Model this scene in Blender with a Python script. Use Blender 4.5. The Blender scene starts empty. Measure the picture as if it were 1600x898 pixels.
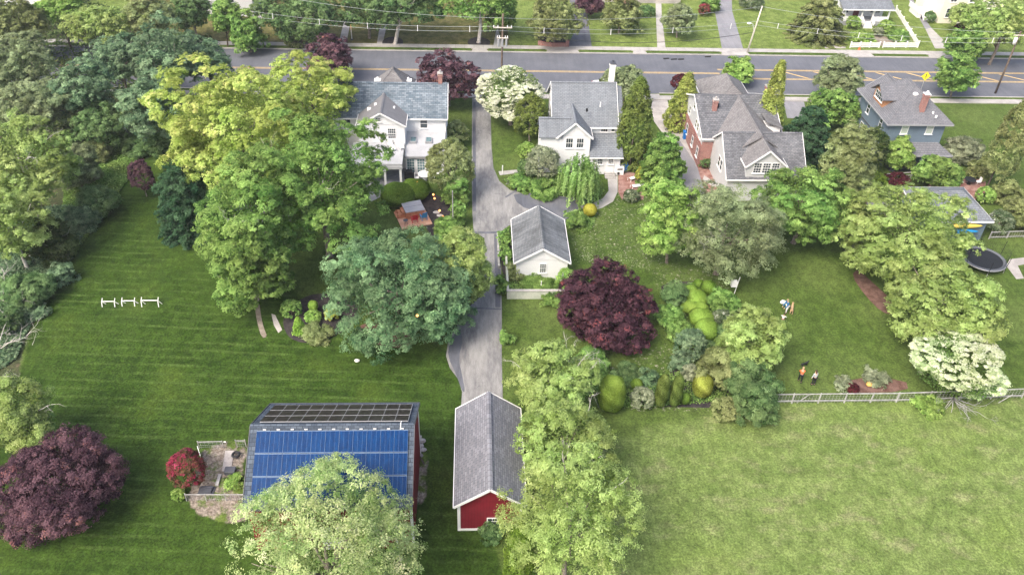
import bpy, math, random
import numpy as np
from mathutils import Vector, Matrix
R_ = math.radians
sc = bpy.context.scene
C = sc.collection
rng = np.random.default_rng(7)
random.seed(7)

# ------------------------------------------------------------------ camera
F_PX, CAM_H = 1294.0, 52.0
def unit(v):
    v = np.array(v, float); return v / np.linalg.norm(v)
_dn = unit((-60, 1656, 1294)); _Y = np.array((-59, -1011, 1294.)); _Y = unit(_Y - _dn * _Y.dot(_dn)); _Z = -_dn
RM = np.array([np.cross(_Y, _Z), _Y, _Z])          # camera (x right, y down, z forward) -> world
cam_d = bpy.data.cameras.new('camera'); cam = bpy.data.objects.new('camera', cam_d); C.objects.link(cam)
cr, cu, cb = RM @ np.array((1, 0, 0)), RM @ np.array((0, -1, 0)), RM @ np.array((0, 0, -1))
cam.matrix_world = Matrix(((cr[0], cu[0], cb[0], 0), (cr[1], cu[1], cb[1], 0), (cr[2], cu[2], cb[2], CAM_H), (0, 0, 0, 1)))
cam_d.sensor_width = 36; cam_d.lens = F_PX / 1600 * 36; cam_d.clip_end = 6000; cam_d.clip_start = 0.5
sc.camera = cam
# ------------------------------------------------------------------ sky, sun, exposure
SUN_EL, SUN_AZ_VEC = R_(50), (-0.66, -0.68)        # the sun stands to the left, a little behind the camera
az = math.atan2(SUN_AZ_VEC[0], SUN_AZ_VEC[1])       # clockwise from +Y
world = bpy.data.worlds.new('World'); sc.world = world; world.use_nodes = True
nt = world.node_tree; nt.nodes.clear()
sky = nt.nodes.new('ShaderNodeTexSky'); sky.sky_type = 'NISHITA'; sky.sun_disc = False
sky.sun_elevation = SUN_EL; sky.sun_rotation = az; sky.air_density = 1.0; sky.dust_density = 6.0; sky.ozone_density = 0.3
bg = nt.nodes.new('ShaderNodeBackground'); bg.inputs['Strength'].default_value = 0.15
wo = nt.nodes.new('ShaderNodeOutputWorld')
nt.links.new(sky.outputs[0], bg.inputs[0]); nt.links.new(bg.outputs[0], wo.inputs[0])
sun_d = bpy.data.lights.new('sun', 'SUN'); sun_d.energy = 1.25; sun_d.angle = R_(20); sun_d.color = (1.0, 0.95, 0.87)
sun = bpy.data.objects.new('sun', sun_d); C.objects.link(sun)
sv = Vector((math.sin(az) * math.cos(SUN_EL), math.cos(az) * math.cos(SUN_EL), math.sin(SUN_EL)))
sun.rotation_euler = sv.to_track_quat('Z', 'Y').to_euler()
sc.view_settings.view_transform = 'Standard'; sc.view_settings.look = 'None'
sc.view_settings.gamma = 1; sc.view_settings.use_curve_mapping = False
sc.view_settings.exposure = 1.12
sc.render.engine = 'CYCLES'
sc.cycles.max_bounces = 6; sc.cycles.transparent_max_bounces = 4; sc.cycles.use_denoising = True
sc.cycles.sample_clamp_indirect = 4

# ------------------------------------------------------------------ helpers
def P(x, y, z=0.0):
    """ground (or height z) point seen at pixel x, y of the 1600 px photograph"""
    d = RM @ np.array((x - 800, y - 449, F_PX)); t = (z - CAM_H) / d[2]; return d * t + np.array((0, 0, CAM_H))
def depth(p):
    return float((RM.T @ (np.array(p) - np.array((0, 0, CAM_H))))[2])

MATS = {}
def newmat(name):
    m = bpy.data.materials.new(name); m.use_nodes = True; m.node_tree.nodes.clear(); MATS[name] = m
    return m, m.node_tree.nodes, m.node_tree.links
def out(n, l, sh):
    o = n.new('ShaderNodeOutputMaterial'); l.new(sh, o.inputs['Surface'])
def mix(n, l, fac, a, b, mode='MIX'):
    x = n.new('ShaderNodeMix'); x.data_type = 'RGBA'; x.blend_type = mode
    for s, v in ((x.inputs[0], fac), (x.inputs[6], a), (x.inputs[7], b)):
        if hasattr(v, 'links') or isinstance(v, bpy.types.NodeSocket): l.new(v, s)
        elif isinstance(v, (int, float)): s.default_value = v
        else: s.default_value = (*v, 1)
    return x.outputs[2]
def noise(n, l, vec, scale, detail=4, rough=.55, dist=0):
    t = n.new('ShaderNodeTexNoise'); t.inputs['Scale'].default_value = scale; t.inputs['Detail'].default_value = detail
    t.inputs['Roughness'].default_value = rough; t.inputs['Distortion'].default_value = dist
    if vec is not None: l.new(vec, t.inputs['Vector'])
    return t.outputs['Fac']
def ramp(n, l, v, lo, hi):
    m = n.new('ShaderNodeMapRange'); m.clamp = True; m.interpolation_type = 'SMOOTHSTEP'
    l.new(v, m.inputs[0]); m.inputs[1].default_value = lo; m.inputs[2].default_value = hi
    return m.outputs[0]
def objco(n, l, scale=(1, 1, 1), rot=(0, 0, 0)):
    t = n.new('ShaderNodeTexCoord'); mp = n.new('ShaderNodeMapping'); mp.inputs['Scale'].default_value = scale
    mp.inputs['Rotation'].default_value = rot
    l.new(t.outputs['Object'], mp.inputs['Vector']); return mp.outputs[0]
def wco(n, l, scale=(1, 1, 1), rot=(0, 0, 0)):
    t = n.new('ShaderNodeNewGeometry'); mp = n.new('ShaderNodeMapping'); mp.inputs['Scale'].default_value = scale
    mp.inputs['Rotation'].default_value = rot
    l.new(t.outputs['Position'], mp.inputs['Vector']); return mp.outputs[0]
def princ(n, l, col, rough=.7, spec=.3, metal=0):
    b = n.new('ShaderNodeBsdfPrincipled')
    if isinstance(col, bpy.types.NodeSocket): l.new(col, b.inputs['Base Color'])
    else: b.inputs['Base Color'].default_value = (*col, 1)
    b.inputs['Roughness'].default_value = rough; b.inputs['Specular IOR Level'].default_value = spec
    b.inputs['Metallic'].default_value = metal
    return b
def bump(n, l, b, h, strength=.4, dist=.05):
    x = n.new('ShaderNodeBump'); x.inputs['Strength'].default_value = strength; x.inputs['Distance'].default_value = dist
    l.new(h, x.inputs['Height']); l.new(x.outputs[0], b.inputs['Normal'])
def mottled(name, a, b, scale=1.0, rough=.8, spec=.2, fine=12, fineamt=.35, metal=0, bmp=.2):
    """a two-tone weathered surface"""
    if name in MATS: return MATS[name]
    m, n, l = newmat(name); co = objco(n, l)
    f1 = ramp(n, l, noise(n, l, co, scale, 5), .35, .65); c = mix(n, l, f1, a, b)
    f2 = noise(n, l, co, fine, 3); c2 = mix(n, l, fineamt, c, f2, 'OVERLAY')
    s = princ(n, l, c2, rough, spec, metal)
    if bmp: bump(n, l, s, f2, bmp, .02)
    out(n, l, s.outputs[0]); return m
def shingle(name, a, b, along='x', row=.22, length=.5, streak=.35):
    m, n, l = newmat(name)
    t = n.new('ShaderNodeTexCoord'); sp = n.new('ShaderNodeSeparateXYZ'); l.new(t.outputs['Object'], sp.inputs[0])
    cb_ = n.new('ShaderNodeCombineXYZ')
    ge = n.new('ShaderNodeNewGeometry'); sn = n.new('ShaderNodeSeparateXYZ'); l.new(ge.outputs['True Normal'], sn.inputs[0])
    ab = [n.new('ShaderNodeMath') for _ in range(2)]
    for q_ in (0, 1): ab[q_].operation = 'ABSOLUTE'; l.new(sn.outputs[q_], ab[q_].inputs[0])
    gt = n.new('ShaderNodeMath'); gt.operation = 'GREATER_THAN'; l.new(ab[0].outputs[0], gt.inputs[0]); l.new(ab[1].outputs[0], gt.inputs[1])
    mxx = n.new('ShaderNodeMix'); mxx.data_type = 'FLOAT'; l.new(gt.outputs[0], mxx.inputs[0]); l.new(sp.outputs[0], mxx.inputs[2]); l.new(sp.outputs[1], mxx.inputs[3])
    l.new(mxx.outputs[0], cb_.inputs[0])
    zz = n.new('ShaderNodeMath'); zz.operation = 'MULTIPLY'; zz.inputs[1].default_value = 1.7
    if along == 'x': l.new(sp.outputs[2], zz.inputs[0])
    else: l.new(sp.outputs[2], zz.inputs[0]); zz.inputs[1].default_value = 2.2
    l.new(zz.outputs[0], cb_.inputs[1])
    br = n.new('ShaderNodeTexBrick'); l.new(cb_.outputs[0], br.inputs['Vector'])
    br.inputs['Scale'].default_value = 1; br.inputs['Brick Width'].default_value = length; br.inputs['Row Height'].default_value = row
    br.inputs['Mortar Size'].default_value = .022; br.inputs['Mortar Smooth'].default_value = .5; br.inputs['Bias'].default_value = 0
    br.inputs['Color1'].default_value = (*a, 1); br.inputs['Color2'].default_value = (*b, 1)
    br.inputs['Mortar'].default_value = (*[v * .5 for v in a], 1)
    co = objco(n, l); big = noise(n, l, co, .35, 5, .6)
    st = noise(n, l, objco(n, l, (2.2, .35, .35) if along == 'x' else (.35, 2.2, .35)), 1.0, 4, .6)
    c = mix(n, l, streak, br.outputs[0], big, 'OVERLAY'); c = mix(n, l, streak * .8, c, st, 'OVERLAY')
    c = mix(n, l, .25, c, noise(n, l, co, 9, 3), 'OVERLAY')
    s = princ(n, l, c, .85, .2); bump(n, l, s, br.outputs[1], -.3, .02); out(n, l, s.outputs[0]); return m
def siding(name, col, board=.2, vertical=None, dirt=.2):
    """lapped (or vertical) boards: a thin dark line between boards"""
    m, n, l = newmat(name)
    t = n.new('ShaderNodeTexCoord'); sp = n.new('ShaderNodeSeparateXYZ'); l.new(t.outputs['Object'], sp.inputs[0])
    if vertical:
        src = n.new('ShaderNodeMath'); src.operation = 'ADD'; l.new(sp.outputs[0], src.inputs[0]); l.new(sp.outputs[1], src.inputs[1]); v = src.outputs[0]
    else: v = sp.outputs[2]
    d = n.new('ShaderNodeMath'); d.operation = 'DIVIDE'; l.new(v, d.inputs[0]); d.inputs[1].default_value = board
    fr = n.new('ShaderNodeMath'); fr.operation = 'FRACT'; l.new(d.outputs[0], fr.inputs[0])
    ln = ramp(n, l, fr.outputs[0], .0, .18)
    c = mix(n, l, ln, [x * .62 for x in col], col)
    c = mix(n, l, dirt, c, noise(n, l, objco(n, l), 1.3, 5), 'OVERLAY')
    s = princ(n, l, c, .6, .3); bump(n, l, s, fr.outputs[0], .3, .02); out(n, l, s.outputs[0]); return m
def plain(name, col, rough=.5, spec=.4, metal=0):
    if name in MATS: return MATS[name]
    m, n, l = newmat(name)
    c = mix(n, l, .15, col, noise(n, l, objco(n, l), 4, 3), 'OVERLAY')
    out(n, l, princ(n, l, c, rough, spec, metal).outputs[0]); return m
def glow(name, col, strength):
    m, n, l = newmat(name); e = n.new('ShaderNodeEmission'); e.inputs[0].default_value = (*col, 1); e.inputs[1].default_value = strength
    out(n, l, e.outputs[0]); return m
def leafmat(name, dark, light, third=None, rough=.55, trans=.3, stem=None):
    """leaves: colour varies from spray to spray (attribute 'tint')"""
    m, n, l = newmat(name)
    at = n.new('ShaderNodeAttribute'); at.attribute_name = 'tint'
    cr_ = n.new('ShaderNodeValToRGB'); l.new(at.outputs['Fac'], cr_.inputs[0])
    e = cr_.color_ramp.elements; e[0].position = .12; e[0].color = (*dark, 1); e[1].position = .8; e[1].color = (*light, 1)
    if not third: tip = e.new(1.0); tip.color = (*[min(.75, v * 1.22 + .03) for v in light], 1)
    if third: x = e.new(1.0); x.color = (*third, 1)
    oi = n.new('ShaderNodeNewGeometry')
    nz = noise(n, l, wco(n, l), .22, 2)
    hs = n.new('ShaderNodeHueSaturation'); l.new(cr_.outputs[0], hs.inputs['Color'])
    hm = n.new('ShaderNodeMapRange'); l.new(nz, hm.inputs[0]); hm.inputs[1].default_value = .3; hm.inputs[2].default_value = .7
    hm.inputs[3].default_value = .485; hm.inputs[4].default_value = .515; l.new(hm.outputs[0], hs.inputs['Hue'])
    hv = n.new('ShaderNodeMapRange'); l.new(nz, hv.inputs[0]); hv.inputs[1].default_value = .3; hv.inputs[2].default_value = .7
    hv.inputs[3].default_value = .85; hv.inputs[4].default_value = 1.15; l.new(hv.outputs[0], hs.inputs['Value'])
    b = princ(n, l, hs.outputs[0], .75, .12)
    tr = n.new('ShaderNodeBsdfTranslucent'); l.new(hs.outputs[0], tr.inputs[0])
    ms = n.new('ShaderNodeMixShader'); ms.inputs[0].default_value = .48
    l.new(b.outputs[0], ms.inputs[1]); l.new(tr.outputs[0], ms.inputs[2]); out(n, l, ms.outputs[0]); return m

def tag(o, label=None, cat=None, group=None, kind=None):
    if label: o['label'] = label
    if cat: o['category'] = cat
    if group: o['group'] = group
    if kind: o['kind'] = kind
    return o
ROOT = {}
def thing(name, label, cat, loc=(0, 0, 0), group=None):
    o = bpy.data.objects.new(name, None); C.objects.link(o); o.location = loc; o.empty_display_size = .3
    tag(o, label, cat, group); ROOT[o] = Vector(loc); return o
def base_of(parent):
    while parent is not None and parent.parent is not None: parent = parent.parent
    return Vector(parent.location) if parent is not None else Vector((0, 0, 0))

class MB:
    def __init__(s): s.v = []; s.f = []
    def add(s, v, f):
        k = len(s.v); s.v += [tuple(map(float, q)) for q in v]; s.f += [tuple(i + k for i in q) for q in f]; return s
    def box(s, x0, x1, y0, y1, z0, z1):
        return s.add([(x0, y0, z0), (x1, y0, z0), (x1, y1, z0), (x0, y1, z0), (x0, y0, z1), (x1, y0, z1), (x1, y1, z1), (x0, y1, z1)],
                     [(0, 3, 2, 1), (4, 5, 6, 7), (0, 1, 5, 4), (1, 2, 6, 5), (2, 3, 7, 6), (3, 0, 4, 7)])
    def obox(s, c, ax, ay, az, dx, dy, dz):
        """oriented box: centre, three unit axes, three full sizes"""
        c = Vector(c); ax, ay, az = Vector(ax) * dx / 2, Vector(ay) * dy / 2, Vector(az) * dz / 2
        v = [c + sx * ax + sy * ay + sz * az for sz in (-1, 1) for sx, sy in ((-1, -1), (1, -1), (1, 1), (-1, 1))]
        return s.add(v, [(0, 3, 2, 1), (4, 5, 6, 7), (0, 1, 5, 4), (1, 2, 6, 5), (2, 3, 7, 6), (3, 0, 4, 7)])
    def prism(s, poly, z0, z1):
        n = len(poly)
        v = [(p[0], p[1], z0) for p in poly] + [(p[0], p[1], z1) for p in poly]
        return s.add(v, [tuple(range(n))[::-1], tuple(range(n, 2 * n))] + [(i, (i + 1) % n, (i + 1) % n + n, i + n) for i in range(n)])
    def slab(s, quad, t):
        """a roof plane: polygon of 3-D points (counter-clockwise from above), thickness t downwards"""
        n = len(quad); v = [tuple(q) for q in quad] + [(q[0], q[1], q[2] - t) for q in quad]
        return s.add(v, [tuple(range(n)), tuple(range(n, 2 * n))[::-1]] + [(i, i + n, (i + 1) % n + n, (i + 1) % n) for i in range(n)])
    def tube(s, pts, rad, sides=6, cap=True):
        pts = [Vector(p) for p in pts]
        if not isinstance(rad, (list, tuple)): rad = [rad] * len(pts)
        k = len(s.v); prev = None
        for i, p in enumerate(pts):
            d = (pts[min(i + 1, len(pts) - 1)] - pts[max(i - 1, 0)]).normalized()
            a = d.orthogonal().normalized() if prev is None else (prev - d * prev.dot(d)).normalized()
            prev = a; b = d.cross(a)
            for j in range(sides):
                t = 2 * math.pi * j / sides; s.v.append(tuple(p + (a * math.cos(t) + b * math.sin(t)) * rad[i]))
        for i in range(len(pts) - 1):
            for j in range(sides):
                q = k + i * sides; s.f.append((q + j, q + (j + 1) % sides, q + sides + (j + 1) % sides, q + sides + j))
        if cap:
            s.f.append(tuple(range(k, k + sides))[::-1]); q = k + (len(pts) - 1) * sides; s.f.append(tuple(range(q, q + sides)))
        return s
    def ball(s, c, r, seg=10, rings=6, jit=0):
        rx, ry, rz = (r, r, r) if isinstance(r, (int, float)) else r
        v = [(c[0], c[1], c[2] - rz)]
        for i in range(1, rings):
            ph = -math.pi / 2 + math.pi * i / rings
            for j in range(seg):
                t = 2 * math.pi * j / seg; k = 1 + random.uniform(-jit, jit)
                v.append((c[0] + rx * k * math.cos(ph) * math.cos(t), c[1] + ry * k * math.cos(ph) * math.sin(t), c[2] + rz * k * math.sin(ph)))
        v.append((c[0], c[1], c[2] + rz)); f = []
        for j in range(seg):
            f.append((0, 1 + (j + 1) % seg, 1 + j)); q = 1 + (rings - 2) * seg; f.append((q + j, q + (j + 1) % seg, len(v) - 1))
        for i in range(rings - 2):
            for j in range(seg):
                q = 1 + i * seg; f.append((q + j, q + (j + 1) % seg, q + seg + (j + 1) % seg, q + seg + j))
        return s.add(v, f)
    def build(s, name, mat, parent=None, smooth=False, bevel=0):
        b = base_of(parent); me = bpy.data.meshes.new(name)
        me.from_pydata([(p[0] - b.x, p[1] - b.y, p[2] - b.z) for p in s.v], [], s.f); me.materials.append(mat); me.update()
        if smooth: me.polygons.foreach_set('use_smooth', [True] * len(me.polygons))
        o = bpy.data.objects.new(name, me); C.objects.link(o)
        if parent is not None: o.parent = parent
        if bevel:
            md = o.modifiers.new('b', 'BEVEL'); md.width = bevel; md.segments = 2; md.limit_method = 'ANGLE'
        return o
def struct(name, mb, mat, label=None):
    return tag(mb.build(name, mat), kind='structure')
def pxpoly(pts, z=0.0):
    return [P(x, y, z)[:2] for x, y in pts]
def smooth_poly(pts, n=2):
    p = [np.array(q[:2], float) for q in pts]
    for _ in range(n):
        q = []
        for i in range(len(p)):
            a, b = p[i], p[(i + 1) % len(p)]; q += [a * .75 + b * .25, a * .25 + b * .75]
        p = q
    return p
def flat(poly, z0, z1): return MB().prism(poly, z0, z1)

# ------------------------------------------------------------------ materials
M = {}
M['white'] = siding('white_siding', (.74, .75, .77), .16, dirt=.08)
M['trim'] = plain('white_trim', (.78, .78, .78), .5)
M['red'] = siding('red_boards', (0.176, 0.012, 0.023), .22, vertical=True, dirt=.35)
M['blue'] = siding('blue_grey_siding', (.14, .19, .245), .16, dirt=.2)
M['cream'] = siding('cream_siding', (.78, .74, .62), .16, dirt=.1)
M['greysid'] = siding('pale_grey_siding', (.55, .56, .57), .16, dirt=.1)
M['slate'] = shingle('slate_shingles', (0.088, 0.119, 0.150), (0.202, 0.238, 0.273), 'x', .26, .55, .4)
M['roofB'] = shingle('blue_grey_asphalt_shingles', (0.158, 0.176, 0.198), (0.198, 0.216, 0.238), 'x', .2, .45, .3)
M['roofJ'] = shingle('grey_asphalt_shingles', (0.154, 0.167, 0.180), (0.194, 0.207, 0.220), 'y', .2, .4, .95)
M['roofK'] = shingle('mauve_grey_shingles', (0.150, 0.154, 0.176), (0.229, 0.233, 0.260), 'y', .24, .5, .25)
M['roofL'] = shingle('dark_slate_shingles', (0.053, 0.070, 0.097), (0.110, 0.136, 0.172), 'x', .26, .4, .2)
M['roofC'] = shingle('taupe_shingles', (0.163, 0.158, 0.163), (0.229, 0.224, 0.227), 'y', .2, .4, .35)
M['roofCx'] = shingle('charcoal_shingles', (0.101, 0.106, 0.119), (0.180, 0.185, 0.198), 'x', .2, .4, .35)
M['roofD'] = shingle('violet_grey_shingles', (0.136, 0.141, 0.158), (0.176, 0.180, 0.198), 'x', .22, .45, .25)
M['metalroof'] = siding('ribbed_metal_roof', (0.176, 0.176, 0.185), .35, vertical=True, dirt=.2)
M['flatroof'] = mottled('pale_membrane_roof', (.36, .37, .39), (.43, .44, .46), .5, .6, .3, 6, .12)
M['glass'] = plain('window_glass', (.035, .05, .06), .06, .8)
M['glassgreen'] = plain('door_glass', (.10, .18, .20), .06, .8)
M['brick'] = None
m, n, l = newmat('red_brick'); br = n.new('ShaderNodeTexBrick'); t = n.new('ShaderNodeTexCoord'); mp = n.new('ShaderNodeMapping')
mp.inputs['Rotation'].default_value = (R_(90), 0, 0); l.new(t.outputs['Object'], mp.inputs[0])
sp = n.new('ShaderNodeSeparateXYZ'); l.new(t.outputs['Object'], sp.inputs[0]); ad = n.new('ShaderNodeMath'); l.new(sp.outputs[0], ad.inputs[0]); l.new(sp.outputs[1], ad.inputs[1])
cbn = n.new('ShaderNodeCombineXYZ'); l.new(ad.outputs[0], cbn.inputs[0]); l.new(sp.outputs[2], cbn.inputs[1]); l.new(cbn.outputs[0], br.inputs['Vector'])
br.inputs['Scale'].default_value = 1; br.inputs['Brick Width'].default_value = .24; br.inputs['Row Height'].default_value = .085; br.inputs['Mortar Size'].default_value = .008
br.inputs['Color1'].default_value = (.30, .115, .10, 1); br.inputs['Color2'].default_value = (.23, .085, .075, 1); br.inputs['Mortar'].default_value = (.45, .4, .36, 1)
c = mix(n, l, .3, br.outputs[0], noise(n, l, objco(n, l), 2, 4), 'OVERLAY'); out(n, l, princ(n, l, c, .85, .15).outputs[0]); M['brick'] = m

def asphalt(name, a, b, cracks=True, wear=.35):
    m, n, l = newmat(name); co = wco(n, l)
    c = mix(n, l, ramp(n, l, noise(n, l, co, .25, 6, .65), .3, .7), a, b)
    c = mix(n, l, wear, c, noise(n, l, wco(n, l, (1, .12, 1)), 1.6, 5, .65), 'OVERLAY')
    c = mix(n, l, .35, c, noise(n, l, co, 22, 2), 'OVERLAY')
    if cracks:
        vo = n.new('ShaderNodeTexVoronoi'); vo.feature = 'DISTANCE_TO_EDGE'; vo.inputs['Scale'].default_value = .28
        wv = n.new('ShaderNodeVectorMath'); wv.operation = 'ADD'; nn = n.new('ShaderNodeTexNoise'); nn.inputs['Scale'].default_value = .9; nn.inputs['Detail'].default_value = 4
        l.new(co, nn.inputs['Vector']); sc_ = n.new('ShaderNodeVectorMath'); sc_.operation = 'SCALE'; sc_.inputs['Scale'].default_value = 2.2
        l.new(nn.outputs['Color'], sc_.inputs[0]); l.new(co, wv.inputs[0]); l.new(sc_.outputs[0], wv.inputs[1]); l.new(wv.outputs[0], vo.inputs['Vector'])
        k = ramp(n, l, vo.outputs['Distance'], .004, .022); c = mix(n, l, k, [x * .55 for x in a], c)
    s = princ(n, l, c, .85, .2); out(n, l, s.outputs[0]); return m
M['road'] = asphalt('road_asphalt', (.108, .116, .138), (.135, .143, .166), False, .22)
m, n, l = newmat('driveway_asphalt')                 # worn pale in the middle, tracks darker, crack lines
co = wco(n, l)
c = mix(n, l, ramp(n, l, noise(n, l, wco(n, l, (1, .25, 1)), .55, 6, .7), .30, .60), (.125, .126, .136), (.262, .26, .256))
c = mix(n, l, .5, c, noise(n, l, wco(n, l, (1.2, .25, 1)), 2.4, 5, .7), 'OVERLAY')
c = mix(n, l, .4, c, noise(n, l, co, 16, 3), 'OVERLAY')
vo = n.new('ShaderNodeTexVoronoi'); vo.feature = 'DISTANCE_TO_EDGE'; vo.inputs['Scale'].default_value = .22
nn = n.new('ShaderNodeTexNoise'); nn.inputs['Scale'].default_value = .7; nn.inputs['Detail'].default_value = 4; l.new(co, nn.inputs['Vector'])
s1 = n.new('ShaderNodeVectorMath'); s1.operation = 'SCALE'; s1.inputs['Scale'].default_value = 2.5; l.new(nn.outputs['Color'], s1.inputs[0])
s2 = n.new('ShaderNodeVectorMath'); s2.operation = 'ADD'; l.new(co, s2.inputs[0]); l.new(s1.outputs[0], s2.inputs[1]); l.new(s2.outputs[0], vo.inputs['Vector'])
ck = n.new('ShaderNodeMath'); ck.operation = 'MAXIMUM'; l.new(ramp(n, l, vo.outputs['Distance'], .001, .008), ck.inputs[0]); l.new(ramp(n, l, noise(n, l, co, .4, 2), .42, .5), ck.inputs[1]); c = mix(n, l, ck.outputs[0], (.12, .12, .135), c)
out(n, l, princ(n, l, c, .85, .2).outputs[0]); M['drive'] = m
M['drive_dark'] = asphalt('sealed_asphalt', (0.092, 0.101, 0.123), (0.141, 0.145, 0.167), False, .5)
M['drive_grey'] = asphalt('grey_asphalt', (0.194, 0.198, 0.220), (0.246, 0.246, 0.264), False, .3)
M['conc'] = mottled('concrete', (0.334, 0.321, 0.308), (0.414, 0.400, 0.387), .8, .85, .2, 9, .25)
M['conc_d'] = mottled('stained_concrete', (0.299, 0.282, 0.273), (0.440, 0.414, 0.396), .5, .85, .2, 7, .35)
M['brickpave'] = mottled('brick_paving', (0.211, 0.106, 0.088), (0.334, 0.211, 0.185), 1.2, .9, .15, 10, .5)
M['flag'] = mottled('bluestone_paving', (0.194, 0.202, 0.220), (0.299, 0.308, 0.326), .9, .8, .25, 4, .3)
M['mulch'] = mottled('dark_mulch', (.030, .028, .032), (.06, .052, .052), 2, .95, .1, 14, .6)
M['redmulch'] = mottled('red_mulch', (.105, .058, .046), (.17, .105, .088), 1.5, .95, .1, 12, .6)
M['dirt'] = mottled('bare_dirt', (0.194, 0.167, 0.132), (0.282, 0.246, 0.211), 1.2, .95, .1, 8, .5)
M['yellow'] = mottled('road_paint_yellow', (.55, .38, .14), (.66, .48, .22), 2, .7, .2, 8, .4)
M['paint_w'] = mottled('road_paint_white', (.5, .5, .5), (.6, .6, .6), 2, .7, .2, 8, .4)
M['bark'] = mottled('grey_bark', (.16, .13, .11), (.30, .26, .23), 3, .9, .1, 10, .5)
M['palebark'] = mottled('pale_bark', (.42, .39, .36), (.60, .57, .54), 3, .85, .1, 10, .4)
M['darkbark'] = mottled('dark_bark', (.07, .055, .045), (.13, .105, .09), 3, .9, .1, 10, .5)
M['wood'] = mottled('weathered_wood', (.28, .28, .275), (.40, .40, .395), 2, .85, .2, 10, .4)
M['cedar'] = siding('cedar_deck_boards', (.62, .34, .22), .14, vertical=True, dirt=.2)
M['cedar2'] = mottled('cedar_planks', (.42, .17, .09), (.55, .25, .14), 3, .7, .2, 10, .3)
M['polewood'] = mottled('pole_wood', (.10, .075, .06), (.17, .13, .105), 1, .9, .1, 6, .4)
M['palepole'] = mottled('pale_pole_wood', (.50, .46, .40), (.62, .58, .52), 1, .9, .1, 6, .4)
M['black'] = plain('black_plastic', (.015, .016, .018), .5, .4)
M['darkgrey'] = plain('dark_grey_plastic', (.07, .075, .09), .5, .4)
M['grey'] = plain('grey_plastic', (.30, .31, .33), .5, .4)
M['steel'] = plain('galvanised_steel', (.5, .5, .52), .4, .5, .6)
M['bluep'] = plain('bright_blue_plastic', (.01, .16, .50), .4, .5)
M['sky_blue'] = plain('sky_blue_paint', (.02, .25, .55), .45, .4)
M['redp'] = plain('red_paint', (.52, .02, .04), .45, .4)
M['greenp'] = plain('dark_green_plastic', (.03, .10, .06), .5, .4)
M['yellowp'] = plain('kayak_yellow', (.72, .55, .10), .4, .5)
M['orange'] = plain('orange_cloth', (.85, .16, .06), .8, .1)
M['cloth_w'] = plain('white_cloth', (.75, .74, .76), .8, .1)
M['cloth_b'] = plain('blue_cloth', (.03, .16, .36), .8, .1)
M['cloth_k'] = plain('black_cloth', (.02, .02, .025), .8, .1)
M['cloth_g'] = plain('grey_cloth', (.42, .45, .48), .8, .1)
M['cloth_br'] = plain('brown_cloth', (.20, .11, .09), .8, .1)
M['skin'] = plain('skin', (.55, .34, .25), .6, .3)
M['hair_b'] = plain('brown_hair', (.07, .045, .03), .7, .2)
M['hair_y'] = plain('fair_hair', (.40, .29, .17), .7, .2)
M['fur'] = mottled('tan_fur', (.40, .25, .14), (.55, .38, .24), 6, .8, .1, 20, .4)
M['wire'] = plain('wire_sheath', (.35, .38, .38), .5, .3)
M['wire_k'] = plain('black_cable', (.03, .03, .035), .5, .3)
M['bulb'] = glow('warm_bulb', (1.0, .38, .10), 3.0)
M['stone'] = mottled('field_stone', (.35, .34, .33), (.55, .54, .52), 3, .9, .2, 8, .4)
M['panel_blue'] = None
def panelmat(name, a, b):
    m, n, l = newmat(name); co = objco(n, l)
    c = mix(n, l, ramp(n, l, noise(n, l, objco(n, l, (3, .6, .6)), 1.4, 6, .7), .3, .7), a, b)
    c = mix(n, l, .3, c, noise(n, l, co, 7, 4), 'OVERLAY')
    s = princ(n, l, c, .3, .07); out(n, l, s.outputs[0]); return m
M['panel_blue'] = panelmat('cells_sky_reflection', (.0008, .022, .090), (.0012, .040, .145))  # near slope: blue sky reflection painted into the cell colour
M['panel_black'] = panelmat('cells_dark_reflection', (.020, .017, .016), (.045, .040, .038))  # far slope: same kind of panel, its dark reflection painted into the colour
M['panel_frame'] = plain('aluminium_frame', (.10, .16, .27), .4, .4, .3)

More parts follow.
